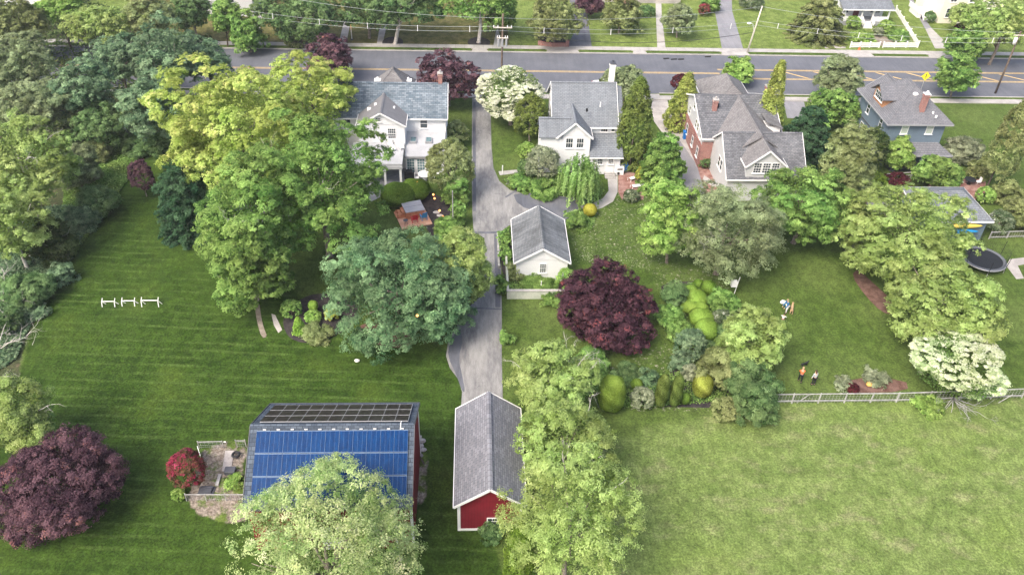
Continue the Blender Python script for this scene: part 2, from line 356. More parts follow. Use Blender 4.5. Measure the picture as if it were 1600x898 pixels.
# leaf colours (linear albedo)
LEAF = dict(
    lime=((0.262, 0.365, 0.067), (0.615, 0.720, 0.232)),
    yellowgreen=((0.209, 0.298, 0.073), (0.496, 0.635, 0.236)),
    green=((0.090, 0.194, 0.042), (0.363, 0.549, 0.157)),
    fresh=((0.146, 0.277, 0.050), (0.453, 0.637, 0.188)),
    deep=((0.068, 0.138, 0.047), (0.248, 0.374, 0.149)),
    blue=((0.071, 0.165, 0.073), (0.296, 0.463, 0.236)),
    spruce=((0.031, 0.090, 0.040), (0.118, 0.221, 0.112)),
    teal=((0.075, 0.155, 0.082), (0.316, 0.449, 0.255)),
    olive=((0.136, 0.172, 0.053), (0.403, 0.451, 0.198)),
    greyolive=((0.157, 0.205, 0.092), (0.403, 0.487, 0.268)),
    pale=((0.208, 0.337, 0.100), (0.648, 0.740, 0.373)),
    purple=((0.030, 0.011, 0.021), (0.158, 0.075, 0.099)),
    purpler=((0.045, 0.020, 0.034), (0.263, 0.150, 0.181)),
    gold=((0.220, 0.253, 0.036), (0.572, 0.644, 0.144)),
    topiary=((0.200, 0.330, 0.050), (0.370, 0.560, 0.110)),
    ball=((0.400, 0.400, 0.040), (0.620, 0.620, 0.120)),
    hedge=((0.090, 0.160, 0.020), (0.240, 0.370, 0.060)),
    silver=((0.160, 0.200, 0.110), (0.460, 0.510, 0.340)),
    red=((0.160, 0.035, 0.030), (0.500, 0.030, 0.070)),
    darkred=((0.050, 0.010, 0.015), (0.150, 0.035, 0.045)),
    thuja=((0.090, 0.130, 0.025), (0.260, 0.340, 0.090)),
    willow=((0.130, 0.241, 0.048), (0.403, 0.589, 0.210)),
    yew=((0.033, 0.071, 0.019), (0.146, 0.205, 0.068)),
    khaki=((0.164, 0.209, 0.067), (0.423, 0.498, 0.236)),
    goldgreen=((0.176, 0.231, 0.044), (0.506, 0.594, 0.165)),
)
for k, (a, b) in LEAF.items():
    M['leaf_' + k] = leafmat(k + '_leaves', a, b, {'purple': (.34, .10, .10), 'purpler': (.36, .17, .15)}.get(k))
M['leaf_dogwood'] = leafmat('dogwood_blossom', (.20, .30, .10), (.66, .72, .50), (.90, .92, .80))
M['leaf_dogwood2'] = leafmat('green_white_blossom', (.14, .24, .06), (.52, .62, .34), (.84, .88, .68))
M['leaf_whiteflower'] = leafmat('white_blossom_shrub', (.07, .12, .05), (.30, .36, .22), (.85, .84, .80))
M['leaf_azalea'] = leafmat('azalea_bloom', (.10, .12, .04), (.36, .035, .10), (.55, .10, .20))

# ------------------------------------------------------------------ vegetation
def rnd_unit(g, n):
    v = g.normal(size=(n, 3)); return v / np.linalg.norm(v, axis=1, keepdims=True)
def nrm(v): return v / np.maximum(np.linalg.norm(v, axis=1, keepdims=True), 1e-6)
UP = np.array((0, 0, 1.0))
def leaf_mesh(name, g, p, nr, s, tint, aspect=.55):
    n = len(p); u = nrm(np.cross(nr, rnd_unit(g, n))); v = np.cross(nr, u)
    s = np.asarray(s).reshape(-1, 1) * np.ones((n, 1))
    co = np.empty((n, 4, 3)); bend = nr * s * .25
    co[:, 0] = p - u * s - bend; co[:, 1] = p + v * s * aspect; co[:, 2] = p + u * s - bend; co[:, 3] = p - v * s * aspect
    me = bpy.data.meshes.new(name); me.vertices.add(4 * n); me.loops.add(4 * n); me.polygons.add(n)
    me.vertices.foreach_set('co', co.ravel()); me.loops.foreach_set('vertex_index', np.arange(4 * n, dtype=np.int32))
    me.polygons.foreach_set('loop_start', np.arange(0, 4 * n, 4, dtype=np.int32))
    at = me.attributes.new('tint', 'FLOAT', 'FACE'); at.data.foreach_set('value', np.clip(tint, 0, 1).astype(np.float32))
    me.update(calc_edges=True); return me
def from_clumps(g, cc, cn, r, leaf, n, squash=.75, upb=.35, spread=.22, flatness=0.0):
    K = len(cc); r = np.broadcast_to(np.asarray(r, float).reshape(-1, 1), (K, 1)) * g.uniform(.65, 1.35, (K, 1))
    idx = np.repeat(np.arange(K), n); N = len(idx)
    d = nrm(rnd_unit(g, N) + cn[idx] * .75 + UP * upb)
    p = cc[idx] + d * r[idx] * g.uniform(.45, 1.05, (N, 1)) * np.array((1, 1, squash))
    nn = nrm(d * (.8 - flatness * .6) + UP * (.45 + flatness) + rnd_unit(g, N) * (.5 - flatness * .25))
    ct = g.normal(.45, spread, K); tint = ct[idx] + g.normal(0, .10, N)
    return p, nn, leaf * g.uniform(.7, 1.3, N), tint
def lobed_points(g, R, nlobe, rl, K, zmin=-.55, inset=.55):
    """points on the skin of a heap of lobes filling the ellipsoid R"""
    L = rnd_unit(g, nlobe) * g.uniform(inset * .75, inset * 1.1, (nlobe, 1)); L[:, 2] = np.maximum(L[:, 2], -.45)
    L = np.vstack([L, [[0, 0, .1]]]); rr = np.append(g.uniform(rl * .75, rl * 1.2, nlobe), .62)
    idx = g.integers(0, len(L), K * 6); d = rnd_unit(g, K * 6); p = L[idx] + d * rr[idx][:, None]
    dist = np.linalg.norm(p[:, None, :] - L[None], axis=2) - rr[None] * .93
    ok = (dist > 0).all(axis=1) & (p[:, 2] > zmin)
    p, d = p[ok][:K], d[ok][:K]
    return p * R, nrm(d / R)
def crown_arrays(style, g, Rx, V, leaf, cr, dens):
    R = np.array((Rx, Rx, V)); Rm = (Rx * Rx * V) ** (1 / 3)
    if style in ('broad', 'loose', 'fine', 'dome'):
        # lobes -> boughs -> leaf sprays -> leaves
        nl, rl, ins = {'broad': (11, .42, .60), 'loose': (14, .34, .72), 'fine': (16, .34, .66), 'dome': (22, .36, .64)}[style]
        r2 = float(np.clip(.20 * Rm, .42, 1.25)) * {'broad': .92, 'loose': .85, 'fine': .75, 'dome': .72}[style]
        K2 = int(dens * 4 * math.pi * Rm ** 2 * .62 / (r2 ** 2) * {'broad': .60, 'loose': .56, 'fine': .70, 'dome': .8}[style]) + 12
        c2, n2 = lobed_points(g, R, nl, rl, K2, inset=ins, zmin=-.6)
        c2 = c2 + n2 * g.normal(.05, .42 if style != 'dome' else .32, (len(c2), 1)) * r2
        m2 = max(6, int(1.15 * (r2 / cr) ** 2 * 2.6)); i2 = np.repeat(np.arange(len(c2)), m2); K = len(i2)
        d2 = nrm(rnd_unit(g, K) + n2[i2] * .65 + UP * .55); rr2 = g.uniform(.7, 1.25, len(c2))[i2][:, None] * r2
        el = np.where(style == 'loose', .55, .25) * n2[i2] * g.uniform(-.4, 1.3, (K, 1)) * r2
        cc = c2[i2] + d2 * rr2 * g.uniform(.72, 1.0, (K, 1)) * np.array((1, 1, .62)) + el
        n = int(np.clip(1.9 * (cr / leaf) ** 2, 7, 34)); idx = np.repeat(np.arange(K), n); N = len(idx)
        d = nrm(rnd_unit(g, N) + d2[idx] * .8 + UP * .4)
        rc = cr * g.uniform(.6, 1.3, (K, 1))[idx]
        p = cc[idx] + d * rc * g.uniform(.35, 1.05, (N, 1)) * np.array((1, 1, .7))
        nn = nrm(d * .55 + d2[idx] * .45 + UP * .45 + rnd_unit(g, N) * .42)
        t = (g.normal(.47, .13, len(c2))[i2] + g.normal(0, .17, K))[idx] + g.normal(0, .10, N)
        m = int(N * .10); pin = rnd_unit(g, m) * (g.uniform(.3, .85, (m, 1)) ** .6) * R * .82; pin = pin[pin[:, 2] > -.45 * V]
        a = (p, nn, leaf * g.uniform(.7, 1.3, N), t); b = (pin, rnd_unit(g, len(pin)), np.full(len(pin), leaf * 1.5), g.normal(.4, .15, len(pin)))
        return [np.concatenate([x, y]) for x, y in zip(a, b)]
    if style == 'mound':                                   # tight shrub, slightly lumpy
        K = max(30, int(dens * 4 * math.pi * Rm ** 2 * .8 / cr ** 2)); n = int(np.clip(2.6 * (cr / leaf) ** 2, 10, 50))
        d = rnd_unit(g, K); d[:, 2] = np.where(d[:, 2] < -.45, -d[:, 2], d[:, 2])
        w = 1 + .10 * np.sin(d[:, 0] * 5 + g.uniform(0, 6)) * np.cos(d[:, 1] * 4 + g.uniform(0, 6))
        cc = d * R * (w * g.uniform(.86, 1.0, K))[:, None]
        return from_clumps(g, cc, nrm(d / R), cr, leaf, n)
    if style == 'clipped':                                 # shears-cut: leaves hug one smooth surface
        N = int(dens * 4 * math.pi * Rm ** 2 * 2.6 / (leaf ** 2)); N = min(N, 60000)
        d = rnd_unit(g, N); d[:, 2] = np.where(d[:, 2] < -.75, -d[:, 2], d[:, 2])
        w = 1 + .035 * np.sin(d[:, 0] * 7 + g.uniform(0, 6)) * np.cos(d[:, 2] * 6 + g.uniform(0, 6))
        p = np.sign(d) * np.abs(d) ** .88 * R * (w * g.uniform(.93, 1.0, N))[:, None]
        t = .45 + .22 * np.sin(p[:, 0] * 3.1 / max(Rx, .5) + p[:, 2] * 4) + g.normal(0, .16, N)
        return p, nrm(nrm(d / R) + rnd_unit(g, N) * .28), leaf * g.uniform(.7, 1.2, N), t
    if style in ('cone', 'column'):                        # dense cone (thuja) or column
        K = max(60, int(dens * (math.pi * Rx * 2 * V * 1.5) / cr ** 2)); n = int(np.clip(2.4 * (cr / leaf) ** 2, 10, 40))
        h = g.uniform(0, 1, K) ** (1.25 if style == 'cone' else 1.05); a = g.uniform(0, 2 * math.pi, K)
        prof = (1 - h) ** .75 * np.minimum(1, h * 7 + .55) if style == 'cone' else (1 - h ** 3.2) ** .8 * np.minimum(1, h * 6 + .6)
        rr = Rx * prof * g.uniform(.82, 1.04, K) * (1 + .08 * np.sin(a * 5 + h * 9))
        cc = np.stack([rr * np.cos(a), rr * np.sin(a), (h * 2 - 1) * V], 1)
        cn = np.stack([np.cos(a), np.sin(a), np.full(K, .35)], 1)
        return from_clumps(g, cc, nrm(cn), cr, leaf, n, squash=1.15)
    if style in ('spruce', 'pine'):                        # tiers of boughs
        P_, N_, S_, T_ = [], [], [], []
        nt_ = int(max(6, 2 * V / (.55 if style == 'spruce' else .75)))
        for i in range(nt_):
            h = i / nt_; rad = Rx * ((1 - h) ** .7 if style == 'spruce' else (1 - h ** 2.2) ** .6) * g.uniform(.8, 1.08) + .15
            nb = int(max(5, 2 * math.pi * rad / .95)); a0 = g.uniform(0, 6.28)
            for j in range(nb):
                a = a0 + 2 * math.pi * j / nb + g.uniform(-.2, .2); L = rad * g.uniform(.72, 1.1); t0 = g.normal(.42, .2)
                m = int(L / leaf * 13 * dens) + 6; q = g.uniform(.15, 1, m) ** .7
                w = (.16 + .34 * np.sin(np.pi * np.clip(q, 0, 1) ** .8)) * g.normal(0, .55, m)
                x = q * L * math.cos(a) - w * math.sin(a); y = q * L * math.sin(a) + w * math.cos(a)
                z = (2 * h - 1) * V - (q ** 1.5) * L * .28 + g.normal(0, .09, m) + .1 * (q > .85)
                P_.append(np.stack([x, y, z], 1)); T_.append(t0 + g.normal(0, .12, m))
                N_.append(nrm(np.stack([.35 * math.cos(a) + g.normal(0, .4, m), .35 * math.sin(a) + g.normal(0, .4, m), np.full(m, .8)], 1)))
                S_.append(leaf * g.uniform(.7, 1.3, m))
        return [np.concatenate(x) for x in (P_, N_, S_, T_)]
    if style == 'weep':
        K = int(dens * 60 * Rm); d = rnd_unit(g, K); d[:, 2] = np.abs(d[:, 2]) * .9 + .05
        top = d * R * np.array((.95, .95, .85)) * g.uniform(.75, 1, (K, 1)); P_, N_, S_, T_ = [], [], [], []
        for i in range(K):
            L = g.uniform(.5, 1.3) * V; m = int(L / leaf * 2.2) + 4; q = np.linspace(0, 1, m)
            o = top[i] + np.stack([q * d[i, 0] * .35, q * d[i, 1] * .35, -q * L], 1) + g.normal(0, .07, (m, 3))
            P_.append(o); T_.append(g.normal(.45, .22) + g.normal(0, .1, m)); S_.append(leaf * g.uniform(.7, 1.3, m))
            N_.append(nrm(np.stack([np.full(m, d[i, 0]), np.full(m, d[i, 1]), np.full(m, .5)], 1) + rnd_unit(g, m) * .5))
        return [np.concatenate(x) for x in (P_, N_, S_, T_)]
    if style == 'tiers':                                   # dogwood: flat pads of blossom
        K = int(dens * 4 * math.pi * Rm ** 2 * .8 / cr ** 2)
        cc, cn = lobed_points(g, R, 22, .30, K, zmin=-.4, inset=.68); n = int(np.clip(3.2 * (cr / leaf) ** 2, 14, 60))
        a = list(from_clumps(g, cc, cn, cr, leaf, n, squash=.28, upb=.5, spread=.12, flatness=.55))
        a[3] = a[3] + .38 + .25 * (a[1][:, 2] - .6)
        m = int(len(a[0]) * .30); pin = rnd_unit(g, m) * g.uniform(.35, .88, (m, 1)) * R; pin = pin[pin[:, 2] > -.45 * V]
        b = (pin, rnd_unit(g, len(pin)), np.full(len(pin), leaf * 1.2), g.normal(.12, .08, len(pin)))
        return [np.concatenate([x, y]) for x, y in zip(a, b)]
def limb_mesh(g, base, centre, R, V, r0, nlimb=7, fork=True):
    mb = MB(); base = Vector(base); c = Vector(centre)
    top = c + Vector((0, 0, V * .25)); m1 = base.lerp(top, .4) + Vector((g.normal(0, .05) * R, g.normal(0, .05) * R, 0))
    mb.tube([base, base + (m1 - base) * .12, m1, base.lerp(top, .72), top], [r0 * 1.5, r0, r0 * .8, r0 * .5, r0 * .15], 8)
    if fork:
        for i in range(nlimb):
            a = 2 * math.pi * (i + g.uniform(-.3, .3)) / nlimb; s = base.lerp(top, g.uniform(.32, .8))
            e = c + Vector((math.cos(a) * R * g.uniform(.55, .85), math.sin(a) * R * g.uniform(.55, .85), V * g.uniform(-.1, .6)))
            k = s.lerp(e, .5) + Vector((0, 0, -.06 * R))
            mb.tube([s, k, e], [r0 * .42, r0 * .26, r0 * .06], 5)
    return mb
def bare_branches(g, start, direction, length, r, depth_=3, mb=None):
    mb = mb or MB(); s = Vector(start); d = Vector(direction).normalized(); pts = [s]; seg = 4
    for i in range(seg):
        d = (d + Vector(g.normal(0, .22, 3)) + Vector((0, 0, .03))).normalized(); pts.append(pts[-1] + d * length / seg)
    mb.tube(pts, [r * (1 - .75 * i / seg) for i in range(seg + 1)], 5)
    if depth_ > 0:
        for i in range(g.integers(2, 4)):
            k = g.integers(1, seg + 1); nd = (d + Vector(g.normal(0, .75, 3))).normalized()
            bare_branches(g, pts[k], nd, length * g.uniform(.4, .65), r * .5, depth_ - 1, mb)
    return mb
PLANTN = [0]
def plant(name, label, cat, style, col, cx, cy, hw, hh, t=None, bark='bark', group=None, dens=1.0, cr=None, leaf=None, V=None, branches=0, bcol='palebark', lean=(0, 0), trunkless=False, base=None, tb=0):
    """crown centred at photo pixel (cx, cy), half sizes hw, hh in pixels; t = clear stem height"""
    PLANTN[0] += 1; g = np.random.default_rng(1000 + PLANTN[0] * 17)
    t = (1.8 if hw > 35 else (.5 if hw > 18 else 0)) if t is None else t; zc = 2.0
    for _ in range(8):
        p = P(cx, cy, zc); D = depth(p); ppm = F_PX / D; R = hw / ppm
        sl = (CAM_H - p[2]) / np.linalg.norm(p - np.array((0, 0, CAM_H))); co_ = math.sqrt(1 - sl * sl)
        Vv = V if V else math.sqrt(max((hh / ppm) ** 2 - (R * sl) ** 2, (.45 * R) ** 2)) / co_
        if base: zc = CAM_H * (1 - P(*base)[1] / P(cx, cy)[1]); continue
        zc = .5 * zc + .5 * (t + Vv * (1.0 if style in ('cone', 'column', 'spruce', 'pine', 'mound', 'clipped', 'weep') else .72))
    px = 1 / (ppm * .64)
    leaf = leaf or float(np.clip(1.08 * px, .066, .19)) * (.8 if style in ('fine', 'clipped') else 1)
    cr = cr or (min(.42, R * .24) if style in ('broad', 'loose') else min(.40, R * .24)); cr = max(cr, leaf * 1.6)
    if style in ('broad', 'loose', 'fine', 'dome'): R *= .94; Vv *= .94
    a = crown_arrays(style, g, R, Vv, leaf, cr, dens)
    b = (p[0] - lean[0], p[1] - lean[1]) if not base else (P(*base)[0], P(*base)[1]); o = thing(name, label, cat, (b[0], b[1], 0), group)
    off = np.array((p[0] - b[0], p[1] - b[1], zc))
    a = list(a); a[3] = a[3] + tb; pts = a[0] + off; pts[:, 2] = np.maximum(pts[:, 2], .03 + .1 * g.random(len(pts)))
    me = leaf_mesh('crown', g, pts, a[1], a[2], a[3]); me.materials.append(M['leaf_' + col])
    co = bpy.data.objects.new('crown' if hw > 18 else 'foliage', me); C.objects.link(co); co.parent = o
    r0 = max(.035, min(.42, R * .055))
    if style in ('clipped',):
        mb = MB().ball((p[0], p[1], zc), (R * .82, R * .82, Vv * .82), 16, 10); q = mb.build('inner_foliage', M['leaf_' + col], o, True)
    if not trunkless and style != 'clipped':
        limb_mesh(g, (b[0], b[1], -.1), (p[0], p[1], zc), R, Vv, r0, 8 if hw > 30 else 4, style not in ('spruce', 'pine', 'cone', 'column')).build('trunk', M[bark], o, True)
    for i in range(branches):
        a_ = g.uniform(0, 6.28); s = Vector((p[0], p[1], zc)) + Vector((math.cos(a_) * R * .6, math.sin(a_) * R * .6, Vv * .35))
        bare_branches(g, s, (math.cos(a_), math.sin(a_), .6), R * .5, .035, 3).build('bare_branch', M[bcol], o, True)
    return o

# ------------------------------------------------------------------ ground: one sheet to the horizon
def ax(lo, hi, step, far): 
    a = list(np.arange(lo, hi + .01, step)); s = step; x = hi
    while x < far: s *= 1.5; x += s; a.append(x)
    s = step; x = lo
    while x > -far: s *= 1.5; x -= s; a.insert(0, x)
    return np.array(a)
gx, gy = ax(-75, 95, .5, 2500), ax(22, 165, .5, 2500)
GX, GY = np.meshgrid(gx, gy)
def inside(poly, X, Y):
    r = np.zeros(X.shape, bool); n = len(poly)
    for i in range(n):
        x0, y0 = poly[i][:2]; x1, y1 = poly[(i + 1) % n][:2]
        if y0 == y1: continue
        c = ((y0 > Y) != (y1 > Y)) & (X < (x1 - x0) * (Y - y0) / (y1 - y0) + x0); r ^= c
    return r
def blur(a, k):
    for _ in range(k):
        a = (a + np.roll(a, 1, 0) + np.roll(a, -1, 0)) / 3; a = (a + np.roll(a, 1, 1) + np.roll(a, -1, 1)) / 3
    return a
Z_ = {}
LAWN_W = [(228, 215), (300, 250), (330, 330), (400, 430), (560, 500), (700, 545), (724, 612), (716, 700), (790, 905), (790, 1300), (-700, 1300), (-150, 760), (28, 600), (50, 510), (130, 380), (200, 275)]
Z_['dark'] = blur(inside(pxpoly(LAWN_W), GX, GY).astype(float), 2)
Z_['field'] = blur(inside([(4, 20), (4, 36), (6, 44.5), (24, 50), (48, 50.6), (95, 51), (140, 51), (140, 5), (4, 5)], GX, GY).astype(float), 7)
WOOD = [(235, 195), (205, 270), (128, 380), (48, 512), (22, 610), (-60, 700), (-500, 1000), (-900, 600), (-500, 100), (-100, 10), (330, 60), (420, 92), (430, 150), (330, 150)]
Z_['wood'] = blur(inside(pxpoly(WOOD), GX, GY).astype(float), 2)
Z_['dirt'] = blur((inside(pxpoly([(320, 700), (352, 690), (384, 692), (380, 770), (395, 812), (345, 816), (300, 798), (296, 770), (310, 735)]), GX, GY)
                   | inside(pxpoly([(654, 690), (662, 700), (668, 740), (656, 800), (648, 830), (645, 830)]), GX, GY)).astype(float), 1)
Z_['north'] = blur(((GY > 127) & (GY < 400)).astype(float), 1)
Z_['dry'] = blur(((GY > 127) & (GY < 400) & (GX < 6) & (GX > -60)).astype(float), 1)
Z_['litter'] = blur((inside(pxpoly([(900, 305), (1000, 300), (1050, 330), (1060, 380), (1030, 420), (920, 415), (890, 380)]), GX, GY)
                     | inside(pxpoly([(1000, 400), (1130, 430), (1150, 480), (1200, 590), (1215, 640), (940, 640), (900, 590), (1040, 540), (1040, 470)]), GX, GY)).astype(float), 2)
gm = bpy.data.meshes.new('ground'); nx, ny = len(gx), len(gy)
gv = np.stack([GX.ravel(), GY.ravel(), np.zeros(nx * ny)], 1)
ii = (np.arange(ny - 1)[:, None] * nx + np.arange(nx - 1)[None]).ravel()
gf = np.stack([ii, ii + 1, ii + nx + 1, ii + nx], 1).astype(np.int32)
gm.vertices.add(len(gv)); gm.vertices.foreach_set('co', gv.ravel()); gm.loops.add(gf.size); gm.loops.foreach_set('vertex_index', gf.ravel())
gm.polygons.add(len(gf)); gm.polygons.foreach_set('loop_start', np.arange(0, gf.size, 4, dtype=np.int32)); 
for k, a in Z_.items():
    at = gm.attributes.new('z_' + k, 'FLOAT', 'POINT'); at.data.foreach_set('value', a.ravel().astype(np.float32))
gm.update(calc_edges=True)
ground = bpy.data.objects.new('ground', gm); C.objects.link(ground); tag(ground, kind='structure')
m, n, l = newmat('lawn_grass'); co = wco(n, l)
def zone(k, w=.5, sc_=.8, lo=.42, hi=.58):
    at = n.new('ShaderNodeAttribute'); at.attribute_name = 'z_' + k
    ad = n.new('ShaderNodeMath'); ad.operation = 'ADD'; l.new(at.outputs['Fac'], ad.inputs[0])
    nz = n.new('ShaderNodeMath'); nz.operation = 'MULTIPLY_ADD'; l.new(noise(n, l, co, sc_, 4), nz.inputs[0]); nz.inputs[1].default_value = w; nz.inputs[2].default_value = -w / 2
    l.new(nz.outputs[0], ad.inputs[1]); return ramp(n, l, ad.outputs[0], lo, hi)
big = noise(n, l, co, .09, 5, .6); mid = noise(n, l, co, .55, 5, .65); fine = noise(n, l, co, 3.2, 4, .7); vfine = noise(n, l, co, 13, 3, .7)
patch = ramp(n, l, noise(n, l, wco(n, l, (1, 1.7, 1)), .32, 6, .7), .48, .72)
base = mix(n, l, ramp(n, l, mid, .3, .7), (0.040, 0.072, 0.012), (0.074, 0.118, 0.024))
base = mix(n, l, ramp(n, l, big, .35, .7), base, (0.092, 0.132, 0.034))
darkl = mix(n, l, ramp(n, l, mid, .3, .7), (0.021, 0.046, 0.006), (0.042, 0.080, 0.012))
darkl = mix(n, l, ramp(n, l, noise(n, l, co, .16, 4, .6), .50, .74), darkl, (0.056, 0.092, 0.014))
# mower passes: long stripes across the lawn
sep = n.new('ShaderNodeSeparateXYZ'); l.new(wco(n, l, (1, 1, 1), (0, 0, R_(3.5))), sep.inputs[0])
ns = n.new('ShaderNodeMath'); ns.operation = 'MULTIPLY_ADD'; l.new(noise(n, l, co, .12, 3), ns.inputs[0]); ns.inputs[1].default_value = .9; l.new(sep.outputs[1], ns.inputs[2])
def stripe(period):
    dv = n.new('ShaderNodeMath'); dv.operation = 'MULTIPLY'; l.new(ns.outputs[0], dv.inputs[0]); dv.inputs[1].default_value = 2 * math.pi / period
    si = n.new('ShaderNodeMath'); si.operation = 'SINE'; l.new(dv.outputs[0], si.inputs[0]); return si.outputs[0]
st = ramp(n, l, stripe(1.05), .2, 1.0); stb0 = ramp(n, l, noise(n, l, wco(n, l, (.3, 1.0, 1)), .8, 5, .7), .36, .68); big2 = ramp(n, l, noise(n, l, co, .05, 2), .30, .54)
stm = n.new('ShaderNodeMath'); stm.operation = 'MULTIPLY'; l.new(stb0, stm.inputs[0]); l.new(big2, stm.inputs[1]); stb = stm.outputs[0]
sm = n.new('ShaderNodeMath'); sm.operation = 'MULTIPLY'; l.new(st, sm.inputs[0]); l.new(stb, sm.inputs[1])
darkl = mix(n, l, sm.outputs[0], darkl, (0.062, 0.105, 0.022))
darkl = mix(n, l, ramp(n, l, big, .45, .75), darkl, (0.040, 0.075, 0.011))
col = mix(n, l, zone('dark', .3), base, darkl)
fld = mix(n, l, ramp(n, l, mid, .3, .7), (0.095, 0.142, 0.036), (0.155, 0.208, 0.064))
pm_ = n.new('ShaderNodeMath'); pm_.operation = 'MULTIPLY'; l.new(patch, pm_.inputs[0]); pm_.inputs[1].default_value = .55
fld = mix(n, l, pm_.outputs[0], fld, (0.240, 0.225, 0.130)); fld = mix(n, l, ramp(n, l, big, .5, .75), fld, (0.130, 0.185, 0.045))
col = mix(n, l, zone('field', .9, .8, .25, .75), col, fld)
nth = mix(n, l, ramp(n, l, mid, .35, .65), (0.102, 0.149, 0.031), (0.164, 0.218, 0.059)); col = mix(n, l, zone('north', .2), col, nth)
brn = mix(n, l, ramp(n, l, mid, .35, .65), (0.078, 0.087, 0.023), (0.152, 0.138, 0.055)); col = mix(n, l, zone('dry', .3), col, brn)  # brownish olive lawn on the left part of the far side
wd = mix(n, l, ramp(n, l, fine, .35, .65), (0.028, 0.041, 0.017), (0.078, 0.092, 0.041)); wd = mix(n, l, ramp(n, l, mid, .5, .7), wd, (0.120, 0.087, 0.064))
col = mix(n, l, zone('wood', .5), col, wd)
dr = mix(n, l, ramp(n, l, fine, .35, .65), (0.156, 0.129, 0.101), (0.294, 0.258, 0.221)); dr = mix(n, l, ramp(n, l, mid, .48, .60), dr, (0.092, 0.138, 0.028))
col = mix(n, l, zone('dirt', .5, 1.2), col, dr)
lt = n.new('ShaderNodeMath'); lt.operation = 'MULTIPLY'; l.new(zone('litter', .4), lt.inputs[0]); l.new(ramp(n, l, fine, .56, .68), lt.inputs[1])
col = mix(n, l, lt.outputs[0], col, (0.368, 0.340, 0.304))
g1 = ramp(n, l, noise(n, l, wco(n, l, (1, .7, 1)), 1.5, 6, .75), .30, .70); g2 = ramp(n, l, noise(n, l, co, 5.5, 3, .75), .28, .72)
col = mix(n, l, .30, col, g1, 'OVERLAY'); col = mix(n, l, .42, col, g2, 'OVERLAY'); col = mix(n, l, .3, col, vfine, 'OVERLAY')
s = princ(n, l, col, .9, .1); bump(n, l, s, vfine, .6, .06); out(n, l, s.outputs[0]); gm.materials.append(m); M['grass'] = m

# ------------------------------------------------------------------ road, kerbs, pavements, drives
YC, YF = 112.8, 127.4                                   # near and far kerb lines
struct('road', MB().box(-400, 400, YC, YF, -.05, .010), M['road'])
def strip(name, x0, x1, y0, y1, z0, z1, mat): return struct(name, MB().box(x0, x1, y0, y1, z0, z1), mat)
# gaps in the far verge where drives meet the road (x ranges)
FG = [(11.5, 17.0), (25.5, 28.0), (40.0, 44.8), (59.5, 65.5), (74.5, 79.5), (-.5, 2.3)]
FG.sort()
def runs(gaps, lo, hi):
    x = lo
    for a, b in gaps:
        if a > x: yield x, a
        x = b
    yield x, hi
mb = MB(); vg = MB()
for a, b in runs(FG, -380, 380):
    mb.box(a, b, YF, YF + .22, -.05, .14); vg.box(a, b, YF + .22, YF + 1.35, -.05, .10)
mb.build('kerb', M['conc'])['kind'] = 'structure'; vg.build('verge', M['grass'])['kind'] = 'structure'
sw = MB(); x = -120.0
while x < 150: sw.box(x + .01, x + 1.48, YF + 1.35, YF + 2.75, -.05, .115); x += 1.5
struct('pavement', sw, M['conc'])
ap = MB()
for a, b in FG: ap.prism([(a, YF - .05), (b, YF - .05), (b - .35, YF + 1.35), (a + .35, YF + 1.35)], -.05, .105)
struct('driveway_apron', ap, M['conc'])
NG = [(-.6, 2.6), (24.2, 27.2), (40.8, 44.2)]
mb = MB(); vg = MB()
for a, b in runs(NG, -380, 380):
    mb.box(a, b, YC - .22, YC, -.05, .14); vg.box(a, b, YC - .9, YC - .22, -.05, .10)
mb.build('kerb', M['conc'])['kind'] = 'structure'; vg.build('verge', M['grass'])['kind'] = 'structure'
sw = MB(); x = -120.0
while x < 150: sw.box(x + .01, x + 1.48, YC - 2.2, YC - .9, -.05, .115); x += 1.5
struct('pavement', sw, M['conc'])
# paint
yl = MB(); z0, z1 = .010, .015
yl.box(-150, 38, 120.0, 120.13, z0, z1); yl.box(-150, 38, 120.35, 120.48, z0, z1)
yl.box(38, 200, 118.2, 118.33, z0, z1); yl.box(38, 200, 118.5, 118.63, z0, z1)
yl.box(38, 200, 121.5, 121.63, z0, z1); yl.box(38, 200, 121.8, 121.93, z0, z1)
tag(yl.build('road_marking', M['yellow']), kind='structure')
ht = MB(); x = 48.0
while x < 130:
    ht.prism([(x, 121.3), (x + .45, 121.3), (x + 3.75, 118.8), (x + 3.3, 118.8)], z0, z1); x += 5.0
tag(ht.build('road_marking', M['yellow']), kind='structure')

def sheet(name, px, mat, z1, z=0, sm=0, z0=-.05):
    p = pxpoly(px); p = smooth_poly(p, sm) if sm else p
    return tag(flat(p, z0, z1).build(name, mat), kind='structure')
sheet('driveway', [(738, 146), (766, 146), (768, 230), (771, 262), (780, 283), (797, 297), (825, 304), (870, 306), (896, 309), (906, 318), (904, 331), (893, 343), (884, 352),
                   (796, 352), (783, 362), (783, 420), (784, 480), (784, 560), (786, 640), (720, 640), (722, 612), (716, 592), (703, 575), (697, 556), (700, 535), (716, 505), (734, 478), (752, 462), (756, 420), (757, 372), (740, 362), (738, 330), (737, 250)], M['drive'], .014)
sheet('driveway_patch', [(800, 299), (870, 307), (896, 310), (905, 319), (903, 331), (893, 343), (884, 352), (862, 350), (845, 332), (810, 322)], M['drive_dark'], .019, sm=1)
sheet('driveway_patch', [(699, 556), (703, 536), (716, 510), (724, 530), (716, 560), (722, 585), (727, 612), (722, 611), (715, 590)], M['drive_dark'], .019, sm=1)
sheet('driveway_patch', [(772, 366), (782, 366), (782, 480), (774, 480)], M['drive_dark'], .020)
sheet('driveway_patch', [(738, 362), (783, 362), (783, 365), (738, 365)], M['drive_dark'], .0235)
sheet('driveway_patch', [(735, 480), (783, 482), (783, 484), (734, 482)], M['drive_dark'], .0235)
